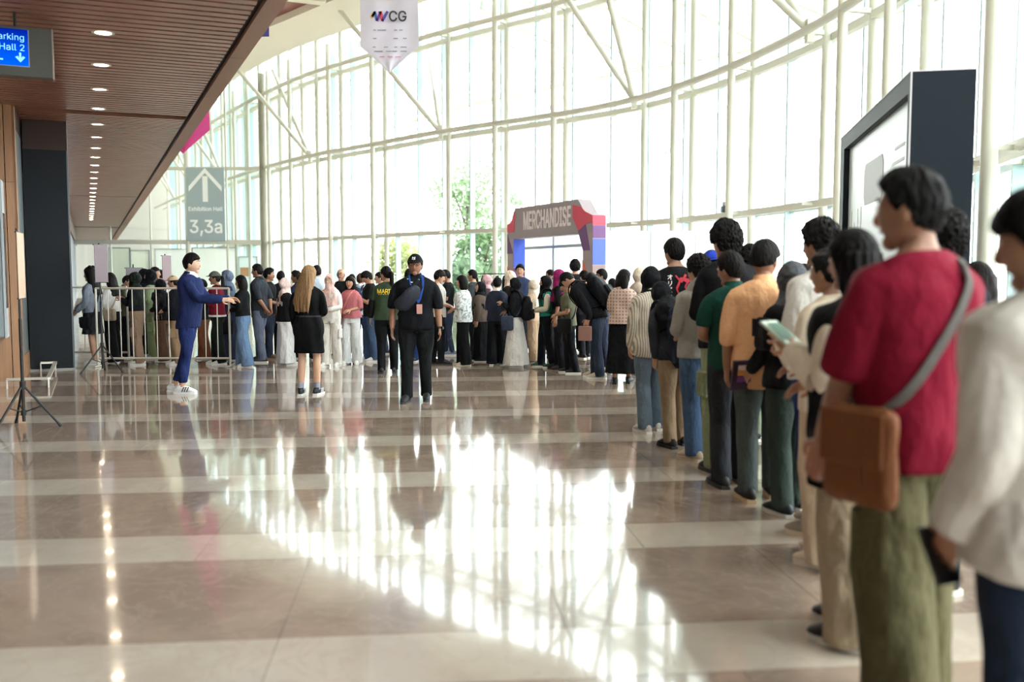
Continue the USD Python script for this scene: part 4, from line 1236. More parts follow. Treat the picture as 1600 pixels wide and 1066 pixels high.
person('boy with curly black hair in a light grey hoodie and blue jeans', 1090, 716, 401, face=25, top=('hood', (150, 146, 142), {'sleeve': 'long', 'ease': .04}), bottom=('jeans', (70, 92, 124)), hair=('curly', (20, 17, 17)), headyaw=10, arms=('front', 'front'), shoes=((190, 170, 150), (200, 184, 166)))
person('person in a bright blue cap behind the grey hoodie', 1113, d=9.4, hy=391, face=20, top=('tee', (70, 74, 84)), bottom=('trousers', (50, 52, 58)), hair=('cap', BLACKHAIR, {'cap': (44, 72, 190), 'back': 1}))
person('very tall man with thick curly hair, black tee and sage cargo trousers', 1131, 735, 350, face=15, top=('tee', (19, 19, 22), {'sleeve': 'rolled', 'ease': .035}), bottom=('cargo', (138, 146, 116)), hair=('curly', (17, 15, 15), {'thick': .045}), headyaw=10, arms=('front', 'front'), shoes=((24, 25, 27), (52, 54, 56)))
person('person in a dark hoodie with black hair behind the green polo shirt', 1172, d=8.2, hy=386, face=10, top=('hood', (48, 53, 62)), bottom=('cargo', (142, 156, 134)), hair=('curly', BLACKHAIR))
polo = person('young man in a dark green polo shirt and black jeans', 1140, 757, 393, face=8, top=('polo', (22, 62, 54), {'hem': .85}), bottom=('jeans', (46, 48, 54), {'waist': .98}), hair=('fringe', BLACKHAIR), headyaw=32, headpitch=6, arms=('front', 'hang'), shoes=((28, 30, 31), (56, 56, 58)), skin=1)
peach = person('young man in an untucked peach shirt with rolled sleeves and grey-green trousers', 1186, 778, 378, face=0, top=('shirt', (226, 172, 130), {'sleeve': 'rolled', 'hem': .76, 'ease': .042, 'sleeve_r': .074}), bottom=('trousers', (78, 86, 86)), hair=('under', BLACKHAIR, {'thick': .032}), headyaw=-38, arms=('hang', 'hang'), shoes=((24, 24, 25), (208, 182, 146)), skin=1)
scarf = person('person in a dark headscarf with dark green trousers between peach and white tops', 1232, 800, 408, face=15, sex='f', top=('jacket', (24, 25, 28), {'collar': 0}), bottom=('jeans', (58, 68, 64)), hair=('hijab', (74, 76, 82)), arms=(((.08, .22, -1), (.02, .62, -.55)), 'front'), shoes=((44, 48, 60), (222, 220, 214)))
a = scarf
sling(a, 'black shoulder bag high under the arm of the person beside the peach shirt', (20, 20, 23), sh=1, zh=1.32, size=(.18, .06, .20), front=-.02)
person('person with black hair low behind the peach shirt and white tee', 1256, d=7.4, hy=414, face=20, sex='f', top=('tee', (48, 50, 56)), bottom=('trousers', (44, 46, 52)), hair=('bob', BLACKHAIR))
a = person('young man in a white tee and dark blue jeans with tousled black hair', 1276, 832, 346, face=35, top=('tee', (214, 212, 210), {'sleeve': 'half', 'ease': .04}), bottom=('jeans', (36, 50, 94)), hair=('curly', BLACKHAIR), arms=('front', 'front'), shoes=((150, 140, 130), (226, 210, 190)), skin=1)
# -- nearest people
a = person('woman with tied black hair in a cream puff-sleeved blouse and cream trousers', 1288, 878, 388, face=38, sex='f', top=('long', (222, 206, 188), {'sleeve_r': .088, 'hem': .84, 'cuff': .55, 'name': 'blouse'}), bottom=('wide', (206, 184, 160)), hair=('pony', (17, 15, 15), {'len': .34}), arms=('phone', 'front'), shoes=((222, 204, 186), (228, 214, 198)), skin=1)
a = person('woman in a black cardigan over cream sleeves with long black hair and a grey cap', 1340, d=3.75, hy=362, face=40, sex='f', top=('vest', (23, 21, 23), {'sleeve': 'long', 'sleeve_c': (228, 214, 196), 'hem': .66, 'ease': .055, 'sleeve_r': .070, 'name': 'cardigan'}), bottom=('wide', (176, 158, 134)), hair=('long', (15, 13, 14), {'len': .50, 'cap': (78, 74, 72)}), arms=('phone', 'front'), shoes=((28, 28, 31), WHT), skin=0)
lf, lp = held(a, 'leaflet', 'folded leaflet with green print in the hand of the woman in the grey cap', 'leaflet', -1, (.12, .16, .012), (176, 192, 172), tilt=35, up_=.03)
obj('green_print', a.up(cat([beam(lp + np.array([-.05 + .02 * k, -.045, .005]), lp + np.array([-.04 + .02 * k, .045, .070]), .008, .004) for k in range(5)])), M((70, 120, 96), .5, name='print'), lf)
person('man with round curly black hair and navy top behind the red tee', 1474, d=4.25, hy=331, face=18, top=('tee', (21, 24, 34), {'sleeve': 'half'}), bottom=('trousers', (24, 27, 36)), hair=('curly', (14, 12, 12), {'thick': .040}), arms=('front', 'front'), skin=1)
person('person whose dark hair just shows between the red tee and the white overshirt', 1531, d=5.6, hy=412, face=20, sex='f', top=('tee', (90, 78, 70)), bottom=('trousers', (44, 46, 56)), hair=('bob', BLACKHAIR))
red = person('man in a crimson tee and olive cargo trousers standing close on the right', 1432, d=3.0, hy=262, face=28, w=1.0, skin=1, top=('tee', (118, 14, 40), {'sleeve': 'half', 'hem': .83, 'ease': .040, 'sleeve_r': .078}), bottom=('cargowide', (92, 87, 62)), hair=('swept', (11, 9, 10), {'thick': .018}), headyaw=22, arms=('bent', 'front'), shoes=((60, 56, 52), WHT))
t = sling(red, 'tan leather shoulder bag at the left hip of the man in the crimson tee', (120, 74, 46), sh=1, zh=1.00, size=(.25, .07, .27), strap=(96, 92, 90), front=-.02)
wht = person('man in an oversized white overshirt and navy trousers at the right edge', 1648, d=2.25, hy=290, face=20, w=1.0, headyaw=30, skin=1, top=('shirt', (202, 195, 188), {'sleeve': 'long', 'hem': .79, 'ease': .055, 'sleeve_r': .082, 'cuff': .8}), bottom=('jeans', (28, 38, 54)), hair=('fringe', (12, 10, 12), {'thick': .022}), headpitch=10, arms=(((.09, -.02, -1), (-.06, .42, -.90)), 'down'), shoes=BS)
held(wht, 'phone', 'black phone in the hand of the man in the white overshirt', 'phone', -1, (.075, .016, .15), (12, 12, 15), tilt=-30, up_=.0)

# -- the three in the open hall
suit = person('man in a navy suit and white trainers holding both arms out', 281, 614, 396, face=272, sway=.15, skin=2, top=('jacket', (32, 42, 84), {'hem': .80, 'collar': 1, 'collar_c': (32, 42, 84), 'ease': .030}), bottom=('slim', (34, 46, 94), {'hem': .14}), hair=('short', BLACKHAIR, {'thick': .022}), arms=(((-.02, .58, -.72), (-.10, 1, -.03)), ((.02, .58, -.72), (-.08, 1, -.03))), shoes=((232, 232, 234), (236, 236, 238), (20, 21, 25)), step=.07)
obj('shirt_collar', suit.up(tube([(0, .010, 1.40), (0, .006, 1.465), (0, .010, 1.498)], [.08, .069, .058], [.086, .074, .060], n=20, step=.02)), cloth((222, 226, 232)), suit.prim, smooth=50)
lady = person('woman with long fair hair in a short black dress, back to the camera', 484, 617, 416, face=355, sex='f', w=1.10, skin=2, top=('dress', (12, 12, 15), {'hem': .565, 'flare': .05, 'ease': .012, 'fit': 1, 'sleeve_r': .060}), bottom=None, hair=('long', (150, 118, 86), {'len': .46, 'locks': 22}), headyaw=-25, arms=('hang', 'front'), shoes=((25, 27, 34), (226, 226, 226), (214, 214, 216)), socks=(150, 156, 170), step=.03)
obj('waist_seam', lady.up(tube([(0, 0, 1.045), (0, 0, 1.065)], [lady.ring(1.05)[0] + .018] * 2, [lady.ring(1.05)[1] + .018] * 2, n=36, step=.05, e=2.3)), cloth((60, 60, 66)), lady.prim)
held(lady, 'purse', 'pale grey purse in the left hand of the woman in the short black dress', 'purse', -1, (.05, .10, .17), (176, 170, 172), up_=-.02)
boss = person('stout man in a black cap and dark tee walking towards the camera', 651, 627, 397, face=178, w=1.15, skin=1, top=('tee', (19, 21, 26), {'sleeve': 'half', 'hem': .84, 'ease': .026, 'collar': 1, 'sleeve_r': .066}), bottom=('trousers', (25, 28, 30), {'waist': 1.0}), hair=('cap', (15, 14, 14), {'cap': (18, 18, 20), 'glasses': 1}), arms=('wide', ((.26, .02, -1), (.02, .16, -1))), shoes=((28, 30, 33), (66, 68, 72)), step=.10)
ny = [tube(p, .0036, n=6, step=.01, X=(6, 6, 6)) for p in ([(-.016, 0, -.016), (-.016, 0, .016)], [(-.016, 0, .016), (.014, 0, -.014)], [(.014, 0, -.016), (.014, 0, .016)], [(-.012, .003, .018), (.001, .003, .002)], [(.016, .003, .018), (.001, .003, .002)], [(.001, .003, .002), (.001, .003, -.020)])]
m = cat(ny)
v = np.array(m.vertices)
m.vertices = np.stack([-v[:, 0], v[:, 1] + .124 - v[:, 2] * .45, v[:, 2] + .080], 1)
obj('cap_emblem', boss.up(boss.hx(m)), M((206, 206, 210), .6, name='emblem'), boss.cap)
bag = gear(boss, 'chest_bag', 'dark grey sling bag across the chest of the man in the black cap', 'bag')
x0 = .075
q = tube([(x0 + .11, surf(boss, .19, 1.13, False, .02), 1.10), (x0 + .05, surf(boss, .12, 1.15, False, .05), 1.14), (x0 - .06, surf(boss, .02, 1.20, False, .05), 1.25), (x0 - .12, surf(boss, .04, 1.3, False, .03), 1.33)], [.06, .10, .095, .05], [.03, .055, .05, .025], X=(6, 6, 6), n=20, step=.02, rnd=.6)
b = obj('bag_body', boss.up(q), cloth((50, 54, 64), rough=.6), bag, smooth=50)
obj('zip', boss.up(tube([(x0 + .12, surf(boss, .2, 1.2, False, .066), 1.20), (x0 + .02, surf(boss, .10, 1.25, False, .10), 1.27), (x0 - .08, surf(boss, .0, 1.32, False, .066), 1.34)], .004, n=6, step=.02)), M((90, 94, 100), .4, .6, name='zip'), b)
obj('strap', boss.up(cross_strap(boss, -1, 1.0, .042)), cloth((25, 28, 34), fold=.1), bag)
lan = gear(boss, 'lanyard', 'blue lanyard with a pass card around the neck of the man in the black cap', 'lanyard')
P = [(-.07, .03, 1.475), (-.10, surf(boss, .10, 1.38, False, .012), 1.38), (-.075, surf(boss, .075, 1.24, False, .014), 1.22), (-.05, surf(boss, .05, 1.2, False, .03), 1.16)]
obj('ribbon', boss.up(cat(tube(P, .014, .003, n=8, step=.02), tube([(.07, .03, 1.475), (.045, surf(boss, .06, 1.38, False, .012), 1.38), (-.03, surf(boss, .03, 1.24, False, .014), 1.22), (-.05, surf(boss, .05, 1.2, False, .03), 1.16)], .010, .003, n=8, step=.02))), cloth((44, 76, 150), fold=.1), lan)
y = surf(boss, .06, 1.12, False, .05)
obj('pass_card', boss.up(box(-.10, -.035, y, y + .006, 1.03, 1.14, .002)), M((206, 156, 146), .4, name='card'), lan)
for k, (xx, zz) in enumerate(((-.045, 1.415), (.075, 1.425), (.03, 1.385))):
    yy = surf(boss, xx, zz, False, .004)
    obj('pin_badge', boss.up(box(xx - .014, xx + .014, yy - .004, yy + .006, zz - .011, zz + .011, .002)), M((90, 170, 206) if k < 2 else (224, 226, 228), .4, name='badge'), lan)
sgn, sh, el, wr, fd = boss.joints[0]
wt = gear(boss, 'wristwatch', 'black wristwatch on the wrist of the man in the black cap', 'watch')
obj('band', boss.up(tube([wr - fd * .012, wr + fd * .014], .036, n=16, step=.02, X=(0, 1, .2))), M((18, 18, 20), .5, name='watch'), wt)
obj('dial', boss.up(tube([wr + np.array([sgn * .030, .014, 0]), wr + np.array([sgn * .044, .02, 0])], .019, n=14, step=.02, X=(6, 6, 6))), M((60, 64, 66), .2, .6, name='watch'), wt)

# -- prints and things in hands
KANA = {'o': [((.1, .75), (.9, .75)), ((.62, 1), (.62, .0)), ((.62, .70), (.1, .15))], 'ri': [((.25, .95), (.25, .4)), ((.75, 1), (.75, .5)), ((.75, .5), (.4, 0))], 'su': [((.15, .9), (.85, .9)), ((.85, .9), (.1, .05)), ((.5, .45), (.9, .0))],
        'te': [((.25, .95), (.75, .95)), ((.1, .62), (.9, .62)), ((.52, .62), (.3, 0))], 'i': [((.85, 1), (.1, .5)), ((.52, .72), (.52, 0))]}
ms = []
for i, k in enumerate(('o', 'ri', 'su', 'te', 'i')):
    for p, q in KANA[k]:
        a3, b3 = np.array([-.125 + p[0] * .05, .03 - i * .056 + p[1] * .048, 0]), np.array([-.125 + q[0] * .05, .03 - i * .056 + q[1] * .048, 0])
        ms.append(beam(a3, b3, .008, .002))
obj('white_lettering', on_back(tall, cat(ms), 1.31), M((226, 214, 218), .7, name='print'), tall.shirt)
rp = np.random.RandomState(5)
ms = []
pts = np.array([(-.05, .08), (.0, .02), (.05, .09), (.02, .05), (.08, .04), (.04, -.02), (.09, -.08), (.03, -.10), (-.02, -.16), (-.06, -.20), (.0, -.12), (-.04, -.04), (.0, .06), (.06, .02), (.13, .05), (.17, .045)])
for p, q in zip(pts[:-1], pts[1:]):
    ms.append(beam((*p, 0), (*q, 0), .013 + .01 * rp.rand(), .002))
obj('red_graphic', on_back(tall, cat(ms), 1.30, e=.005), M((190, 40, 62), .7, name='print'), tall.shirt)
t, p = held(scarf, 'program_booklet', 'purple-framed program booklet held just right of the peach shirt', 'booklet', -1, (.20, .02, .22), (62, 44, 60), tilt=12, up_=.02)
p = p + np.array([0, .01, .02])
for z, c in ((.055, (206, 182, 170)), (.015, (222, 150, 84)), (-.03, (128, 74, 148))):
    obj('printed_block', scarf.up(box(p[0] - .06, p[0] + .06, p[1] - .0145 - z * .2, p[1] - .0105 - z * .2, p[2] + z - .018, p[2] + z + .02)), M(c, .5, name='print'), t)
# ---------------------------------------------------------------- fixed things of the hall
slate = M((22, 27, 33), 0.6, name='slate', spec=0.25)
inox = M((200, 194, 184), 0.35, 0.35, name='stainless')
matte = M((28, 29, 31), 0.5, name='black_metal')
pil = thing('pillar', 'dark slate square pillar at the left under the timber soffit', 'pillar')
obj('shaft', lbox(15.92, 16.5, -0.84, -0.235, 0.02, 3.36), slate, pil)
obj('corner_strip', lbox(15.91, 15.94, -0.25, -0.230, 0.02, 3.36), M((84, 92, 100), 0.4), pil)
obj('base_plate', lbox(15.90, 16.52, -0.85, -0.225, 0.0, 0.02), M((150, 152, 154), 0.4), pil)
obj('pillar_head', lbox(15.92, 16.5, -0.84, -0.235, 3.36, Z_SOF), M((52, 34, 30), 0.6), wl)
k = thing('wall_display', 'pale grey wall-mounted display housing on the timber wall at the left edge', 'display', sl(SW, -1.03, 0), 24.5)
obj('housing', box(-1.3, 0, -0.42, 0.0, 0.62, 2.74, 0.02), M((142, 152, 160), 0.5), k)
obj('bezel', box(-0.012, 0.012, -0.43, 0.0, 0.62, 2.74), M((176, 184, 190), 0.45), k)
obj('screen', box(0.0, 0.018, -0.36, -0.10, 1.02, 2.30), M((44, 56, 66), 0.2), k)
c = thing('security_camera', 'white dome security camera under the soffit above the slate pillar', 'camera', sl(18.22, -0.69, Z_SOF))
obj('mount', tube([(0, 0, -0.10), (0, 0, 0.0)], 0.095, n=20, step=1), M((206, 200, 186), 0.5), c)
e = trimesh.creation.icosphere(2, 0.07)
e.apply_translation([0, 0, -0.10])
obj('dome', e, M((60, 56, 54), 0.1), c, smooth=True)
# low guard rail round the timber wall
gr = thing('guard_rail', 'low stainless guard rail on the floor in front of the timber wall', 'rail')
gp = [at_z(x, y, 0) for x, y in ((11, 608), (76, 606), (87, 579), (64, 580))]
for a, b in zip(gp[:-1], gp[1:]):
    obj('rail', beam(a + [0, 0, .125], b + [0, 0, .125], .05, .03), inox, gr)
for a in gp:
    obj('leg', bar(a, a + [0, 0, .12], .012, 8), inox, gr)
# sign over the corridor
sg = thing('hanging_sign', 'grey hanging sign box with a lit blue Parking and Hall 2 panel', 'sign', at_z(84, 87, 3.45) * (1, 1, 0), 24.5)
obj('box', box(-1.75, -0.012, -0.05, 0.05, 3.24, 3.665), M((84, 86, 82), 0.55), sg)
obj('end_cap', box(-0.012, 0, -0.055, 0.055, 3.23, 3.67), M((150, 138, 130), 0.4), sg)
for x in (-1.45, -0.3):
    obj('hanger', bar((x, 0, 3.66), (x, 0, 3.82), .012, 8), matte, sg)
blue = graph('lit_blue', {'t': ('texture_coordinate', {}), 's': ('separate_xyz', {}), 'm': ('map_range', {'from_min': 3.33, 'from_max': 3.64, 'clamp': True}), 'x': ('mix', {'color1': lin((0, 96, 255)), 'color2': lin((2, 28, 150))}), 'e': ('emission', {'strength': 0.42})},
             [('t.object', 's.vector'), ('s.z', 'm.value'), ('m.result', 'x.fac'), ('x.color', 'e.color')], 'e.emission')
pn = obj('lit_panel', box(-1.5, -0.20, -0.056, -0.048, 3.325, 3.64), blue, sg)
lt = M((120, 190, 255), 0.5, emit=0.5, name='lit_letter')
obj('panel_edge', cat(box(-1.5, -0.192, -0.058, -0.05, 3.318, 3.325), box(-0.20, -0.192, -0.058, -0.05, 3.318, 3.64)), M((150, 170, 210), .4), sg)


def on_sign(m, x, z, right=True):
    b = m.bounds
    m.apply_translation([(x - b[1, 0]) if right else (x - b[0, 0]), z, 0])
    return place(m, (0, -0.057, 0), (1, 0, 0), (0, 0, 1))


for s_, x, z, h in (('Parking', -0.23, 3.545, .052), ('Hall 2', -0.23, 3.455, .055)):
    obj('lettering', on_sign(text(s_, h, None, .003, False), x, z), lt, pn)
ar = cat(beam((-.355, 0, 3.44), (-.355, 0, 3.385), .002, .016, up=(1, 0, 0)), prism([(-.395, 3.40), (-.355, 3.355), (-.315, 3.40), (-.335, 3.41), (-.345, 3.395), (-.365, 3.395), (-.375, 3.41)], .002, (0, 0, 0), (1, 0, 0), (0, 0, 1)))
ar.apply_translation([.09, -.058, 0])
obj('arrow', ar, lt, pn)
obj('line_mark', cat(box(-.52, -.40, -.060, -.057, 3.365, 3.378), box(-.52, -.506, -.060, -.057, 3.365, 3.42)), lt, pn)
# sign on the end screen
es = thing('hall_sign', 'tall grey-blue Exhibition Hall sign on the glass screen at the far end', 'sign', ((xw(298) + xw(357)) / 2, YE - 0.2, 0))
ew, ez = (xw(357) - xw(298)) / 2, lambda y: at_d(300, y, YE)[2]
obj('board', box(-ew, ew, -.05, .05, ez(377), ez(263), .01), M((160, 177, 184), 0.6), es)
off = M((244, 248, 248), 0.6, name='sign_white')
hw = ew / 30
zc = ez(300)
arw = cat(box(-.13, .13, -.06, -.05, ez(316), ez(276)), prism([(-0.82, ez(300)), (0, ez(271)), (.82, ez(300)), (.82, ez(292)), (0, ez(271) + .24), (-.82, ez(292))][::-1], .01, (0, -.055, 0), (1, 0, 0), (0, 0, 1)))
obj('arrow', arw, off, es)
obj('lettering', place(text('Exhibition Hall', .19, 1.70, .01), (0, -.051, ez(330)), (1, 0, 0), (0, 0, 1)), off, es)
obj('lettering', place(text('3,3a', .62, 1.62, .01), (0, -.051, ez(364)), (1, 0, 0), (0, 0, 1)), off, es)


# pennants
def pennant(name, label, c, px, d, w_, zsh, ztip, ztop, rz=0.0):
    p = at_d(px, 425, d)
    t = thing(name, label, 'banner', (p[0], p[1], 0), rz)
    n = 24
    g = []
    for z in np.concatenate([np.linspace(ztip, zsh, 9), np.linspace(zsh, ztop, 32)[1:]]):
        hw_ = w_ / 2 if z >= zsh - 1e-9 else max(w_ / 2 * (z - ztip) / max(zsh - ztip, 1e-6), .004)
        taper = 1 - .10 * max(0, (z - zsh)) / max(ztop - zsh, 1e-6)
        g.append([(hw_ * taper * x, .03 * math.sin(x * 3.1 + z * 1.7) + .02 * math.sin(x * 7 - z * 2.2), z) for x in np.linspace(-1, 1, n)])
    g = np.array(g)
    m = len(g)
    v = np.vstack([g.reshape(-1, 3), (g + [0, .004, 0]).reshape(-1, 3)])
    i, j = np.meshgrid(np.arange(m - 1), np.arange(n - 1), indexing='ij')
    q = np.stack([i * n + j, i * n + j + 1, (i + 1) * n + j + 1, (i + 1) * n + j], -1).reshape(-1, 4)
    f = np.vstack([q[:, [0, 1, 2]], q[:, [0, 2, 3]]])
    cl = graph('banner_%02x%02x%02x' % tuple(c), {'p': ('principled_bsdf', {'base_color': lin(c), 'roughness': .6}), 't': ('translucent_bsdf', {'color': lin(c)}), 'm': ('mix_closure', {'fac': .3})}, [('p.BSDF', 'm.closure1'), ('t.BSDF', 'm.closure2')], 'm.closure')
    k = obj('cloth', trimesh.Trimesh(v, np.vstack([f, f[:, ::-1] + m * n]), process=False), cl, t, smooth=60)
    obj('top_pole', bar((-w_ / 2 - .05, 0, ztop), (w_ / 2 + .05, 0, ztop), .02, 8), matte, t)
    for x in (-w_ * .4, w_ * .4):
        obj('cord', bar((x, 0, ztop), (x, 0, Z_ROOF + .1), .006, 6), matte, t)
    return t, k


d = 22.8
zz = lambda y, dd: at_d(600, y, dd)[2]
t, k = pennant('hanging_banner', 'white pointed hanging banner with a WCG logo near the glass wall', (222, 219, 230), 612, d, 1.42, zz(72, d), zz(113, d), 10.3)
wz = zz(34, d)
for p, q, c in (((-.43, .08), (-.34, .19), (226, 160, 60)), ((-.40, .10), (-.33, .22), (80, 176, 96)), ((-.34, .23), (-.29, .01), (70, 96, 176)), ((-.29, .0), (-.20, .22), (120, 70, 150)), ((-.20, .23), (-.16, .0), (206, 70, 96)), ((-.16, .0), (-.03, .23), (86, 80, 168))):
    obj('logo_stroke', beam((p[0], -.056, wz + p[1]), (q[0], -.056, wz + q[1]), .004, .062, up=(0, 0.01, 0.2) if False else (-(q[1] - p[1]), 0, (q[0] - p[0]))), M(c, .6, name='logo'), k)
obj('lettering', place(text('CG', .235, .42, .004), (.21, -.054, wz), (1, 0, 0), (0, 0, 1)), M((56, 54, 62), .6, name='logo'), k)
rp = np.random.RandomState(9)
ms = []
for y, xs in ((48, (590, 598, 604, 622, 630)), (61, (590, 622, 636)), (74.5, (589, 607, 622, 634)), (81, (594, 600, 611, 620, 634))):
    for x in xs:
        q = (x - 612) / F * d
        wd = .03 + .05 * rp.rand()
        ms.append(box(q - wd, q + wd, -.058, -.054, zz(y, d) - .012, zz(y, d) + .012))
obj('small_marks', cat(ms), M((150, 148, 162), .6, name='logo'), k)
obj('small_marks', cat([box((x - 612) / F * d - .06, (x - 612) / F * d + .06, -.058, -.054, zz(89.5, d) - .012, zz(89.5, d) + .012) for x in (601, 613, 625)]), M((214, 140, 170), .6, name='logo'), k)
em = trimesh.creation.cylinder(.11, .004, sections=20)
obj('emblem', place(em, (-.02, -.057, zz(-6, d)), (1, 0, 0), (0, 0, 1)), M((232, 170, 60), .6, name='logo'), k)
t, k = pennant('hanging_banner', 'magenta pointed hanging banner half hidden by the soffit edge', (206, 74, 146), 291, 26.0, 1.5, zz(203, 26), zz(240, 26), 10.3)
obj('small_marks', place(text('w', .22, .3, .004), (.28, -.06, zz(190, 26)), (1, 0, 0), (0, 0, 1)), M((232, 200, 222), .6, name='logo'), k)
t, k = pennant('hanging_banner', 'navy hanging banner whose corner shows above the soffit edge', (52, 46, 120), 376, 15.0, 1.06, zz(57, 15), zz(58, 15), 10.3)

# downlights in the soffit
lamp = M((255, 236, 206), .4, emit=14.0, name='lamp')
first = None
ORD = ('first', 'second', 'third', 'fourth', 'fifth', 'sixth', 'seventh', 'eighth', 'ninth', 'tenth', 'eleventh', 'twelfth', 'thirteenth', 'fourteenth', 'fifteenth', 'sixteenth', 'seventeenth', 'eighteenth', 'nineteenth', 'twentieth', 'twenty-first', 'twenty-second', 'twenty-third', 'twenty-fourth')
for i in range(0, 24):
    p = sl(9.9 + 1.52 * i, .204, Z_SOF)
    lb = 'recessed downlight in the slatted soffit, %s from the front of the row' % ORD[i]
    if first is None:
        first = thing('downlight', lb, 'light', p, 0, 'downlights in the slatted soffit')
        obj('trim_ring', trimesh.creation.annulus(.075, .105, .012), M((214, 206, 196), .4), first)
        obj('lens', trimesh.creation.cylinder(.075, .012, sections=20), lamp, first)
    else:
        dup(first, p, 0, lb)


# sign stands
def stand(px, py, ytop, y0, y1, c, rz, label, z_leg=.42):
    g = at_z(px, py, 0)
    dd = g[1]
    t = thing('sign_stand', label, 'stand', g, rz)
    zt, za, zb = at_d(px, ytop, dd)[2], at_d(px, y0, dd)[2], at_d(px, y1, dd)[2]
    obj('pole', bar((0, 0, .06), (0, 0, zt * .55), .016, 10), matte, t)
    obj('upper_pole', bar((0, 0, zt * .5), (0, 0, zt), .011, 10), matte, t)
    obj('collar', tube([(0, 0, z_leg - .03), (0, 0, z_leg + .03)], .028, n=12, step=1), matte, t)
    obj('hub', tube([(0, 0, .12), (0, 0, .17)], .026, n=12, step=1), matte, t)
    for a in (20, 140, 260):
        a = math.radians(a)
        f = np.array([math.cos(a), math.sin(a), 0]) * z_leg * .78
        lg = obj('leg', bar((0, 0, z_leg), f + [0, 0, .015], .012, 8), matte, t)
        obj('rubber_foot', tube([f * .96 + [0, 0, .032], f * 1.03 + [0, 0, .001]], .017, n=8, step=1), matte, lg)
        obj('brace', bar((0, 0, .145), f * .5 + [0, 0, z_leg * .5], .006, 6), matte, t)
    for z in (za, zb):
        obj('crossbar', bar((-.23, -.02, z), (.23, -.02, z), .008, 8), matte, t)
    obj('panel', box(-.21, .21, -.030, -.024, zb, za), c, t)
    return t


stand(38, 668, 357, 364, 466, M((186, 158, 134), .6), 110, 'tall black tripod stand with a tan panel seen edge-on, nearest the timber wall')
stand(161, 582, 380, 383, 441, M((98, 82, 90), .6), 89, 'black tripod stand with a mauve panel in front of the barrier')
stand(262, 557, 397, 400, 450, M((112, 90, 96), .6), 90, 'black tripod stand with a mauve panel behind the barrier, beside the beige cap')
stand(212, 553, 413, 419, 470, M((90, 84, 92), .6), 70, 'black tripod stand almost hidden behind the headscarves at the left')


# crowd barriers
def barrier(p, q, label):
    p, q = np.array(p, float), np.array(q, float)
    L = np.linalg.norm(q - p)
    t = thing('crowd_barrier', label, 'barrier', (p[0], p[1], 0), math.degrees(math.atan2(q[1] - p[1], q[0] - p[0])))
    r = .014
    obj('top_rail', bar((0, 0, 1.25), (L, 0, 1.25), .018, 10), inox, t)
    obj('bottom_rail', bar((0, 0, .135), (L, 0, .135), .018, 10), inox, t)
    for x in (.0, L):
        obj('end_post', bar((x, 0, .02), (x, 0, 1.25), .020, 10), inox, t)
        obj('foot', beam((x, -.15, .015), (x, .15, .015), .05, .02), inox, t)
    n = int(round(L / .192))
    for i in range(1, n):
        obj('upright', bar((L * i / n, 0, .135), (L * i / n, 0, 1.25), .009, 8), inox, t)
    return t


YB = 14.75
barrier(((150 - 800) / F * YB, YB), ((358 - 800) / F * YB, YB), 'stainless crowd barrier in front of the queue at the left')
YB2 = 15.85
barrier(((80 - 800) / F * YB2, YB2), ((199 - 800) / F * YB2, YB2), 'stainless crowd barrier behind the front queue at the left')

# ---------------------------------------------------------------- merchandise arch and white boards
A0, A1 = np.array([.03, 22.8]), np.array([1.77, 19.0])
ax = unit(A1 - A0)
an = np.array([-ax[1], ax[0]])
an = an if an[1] < 0 else -an                       # faces the hall
AL_ = np.linalg.norm(A1 - A0)
arch = thing('merchandise_arch', 'dark grey MERCHANDISE entrance arch with pink and blue corners', 'arch')
ex3, ez3 = np.array([ax[0], ax[1], 0]), np.array([0, 0, 1.0])
o3 = np.array([A0[0], A0[1], 0.0])
front = np.cross(ex3, ez3)                           # points out of the face


def face(poly, depth, off):
    m = prism(poly, depth, o3, ex3, ez3)
    m.vertices = m.vertices + front * off
    return m


gm = M((158, 147, 153), .6, name='arch_grey')
obj('header', face([(.0, 2.30), (AL_, 2.30), (AL_, 2.66), (AL_ - .34, 2.74), (AL_ - .62, 3.02), (.42, 3.02), (.20, 2.70), (.0, 2.66)], .30, 0), gm, arch)
for x0, x1 in ((0, .34), (AL_ - .40, AL_)):
    obj('post', face([(x0, 0), (x1, 0), (x1, 2.30), (x0, 2.30)], .30, 0), M((166, 152, 158), .6, name='arch_post'), arch)
pk, pu, bl, orr = M((214, 72, 98), .55, name='arch_pink'), M((112, 72, 128), .55, name='arch_purple'), M((76, 104, 226), .5, name='arch_blue'), M((220, 110, 84), .55, name='arch_orange')
obj('corner_mark', face([(.0, 2.46), (.40, 2.46), (.44, 2.94), (.20, 2.69), (.0, 2.65)], .012, .155), pk, arch)
obj('corner_mark', face([(AL_ - .84, 2.92), (AL_ - .50, 2.86), (AL_ - .30, 2.75), (AL_, 2.66), (AL_, 2.52), (AL_ - .30, 2.48), (AL_ - .58, 2.36), (AL_ - .84, 2.66)], .012, .155), pk, arch)
obj('corner_mark', face([(AL_ - .60, 2.36), (AL_ - .28, 2.48), (AL_ - .10, 1.95), (AL_ - .38, 1.95)], .012, .155), pu, arch)
obj('post_mark', face([(.0, 1.95), (.32, 1.95), (.0, 2.44)], .012, .155), pu, arch)
obj('post_mark', face([(AL_ - .40, 1.1), (AL_ - .14, 1.4), (AL_ - .40, 1.75)], .012, .155), orr, arch)
obj('post_mark', face([(.0, 1.1), (.30, 1.2), (.0, 1.65)], .012, .155), orr, arch)
e3 = o3 + ex3 * .342
for z0, z1, c in ((1.62, 2.29, bl), (.0, 1.60, pu)):
    q = box(0, .012, -.15, .15, z0, z1)
    v = np.array(q.vertices)
    q.vertices = e3 + v[:, :1] * ex3 + v[:, 1:2] * front + v[:, 2:] * ez3
    obj('reveal', q, c, arch)
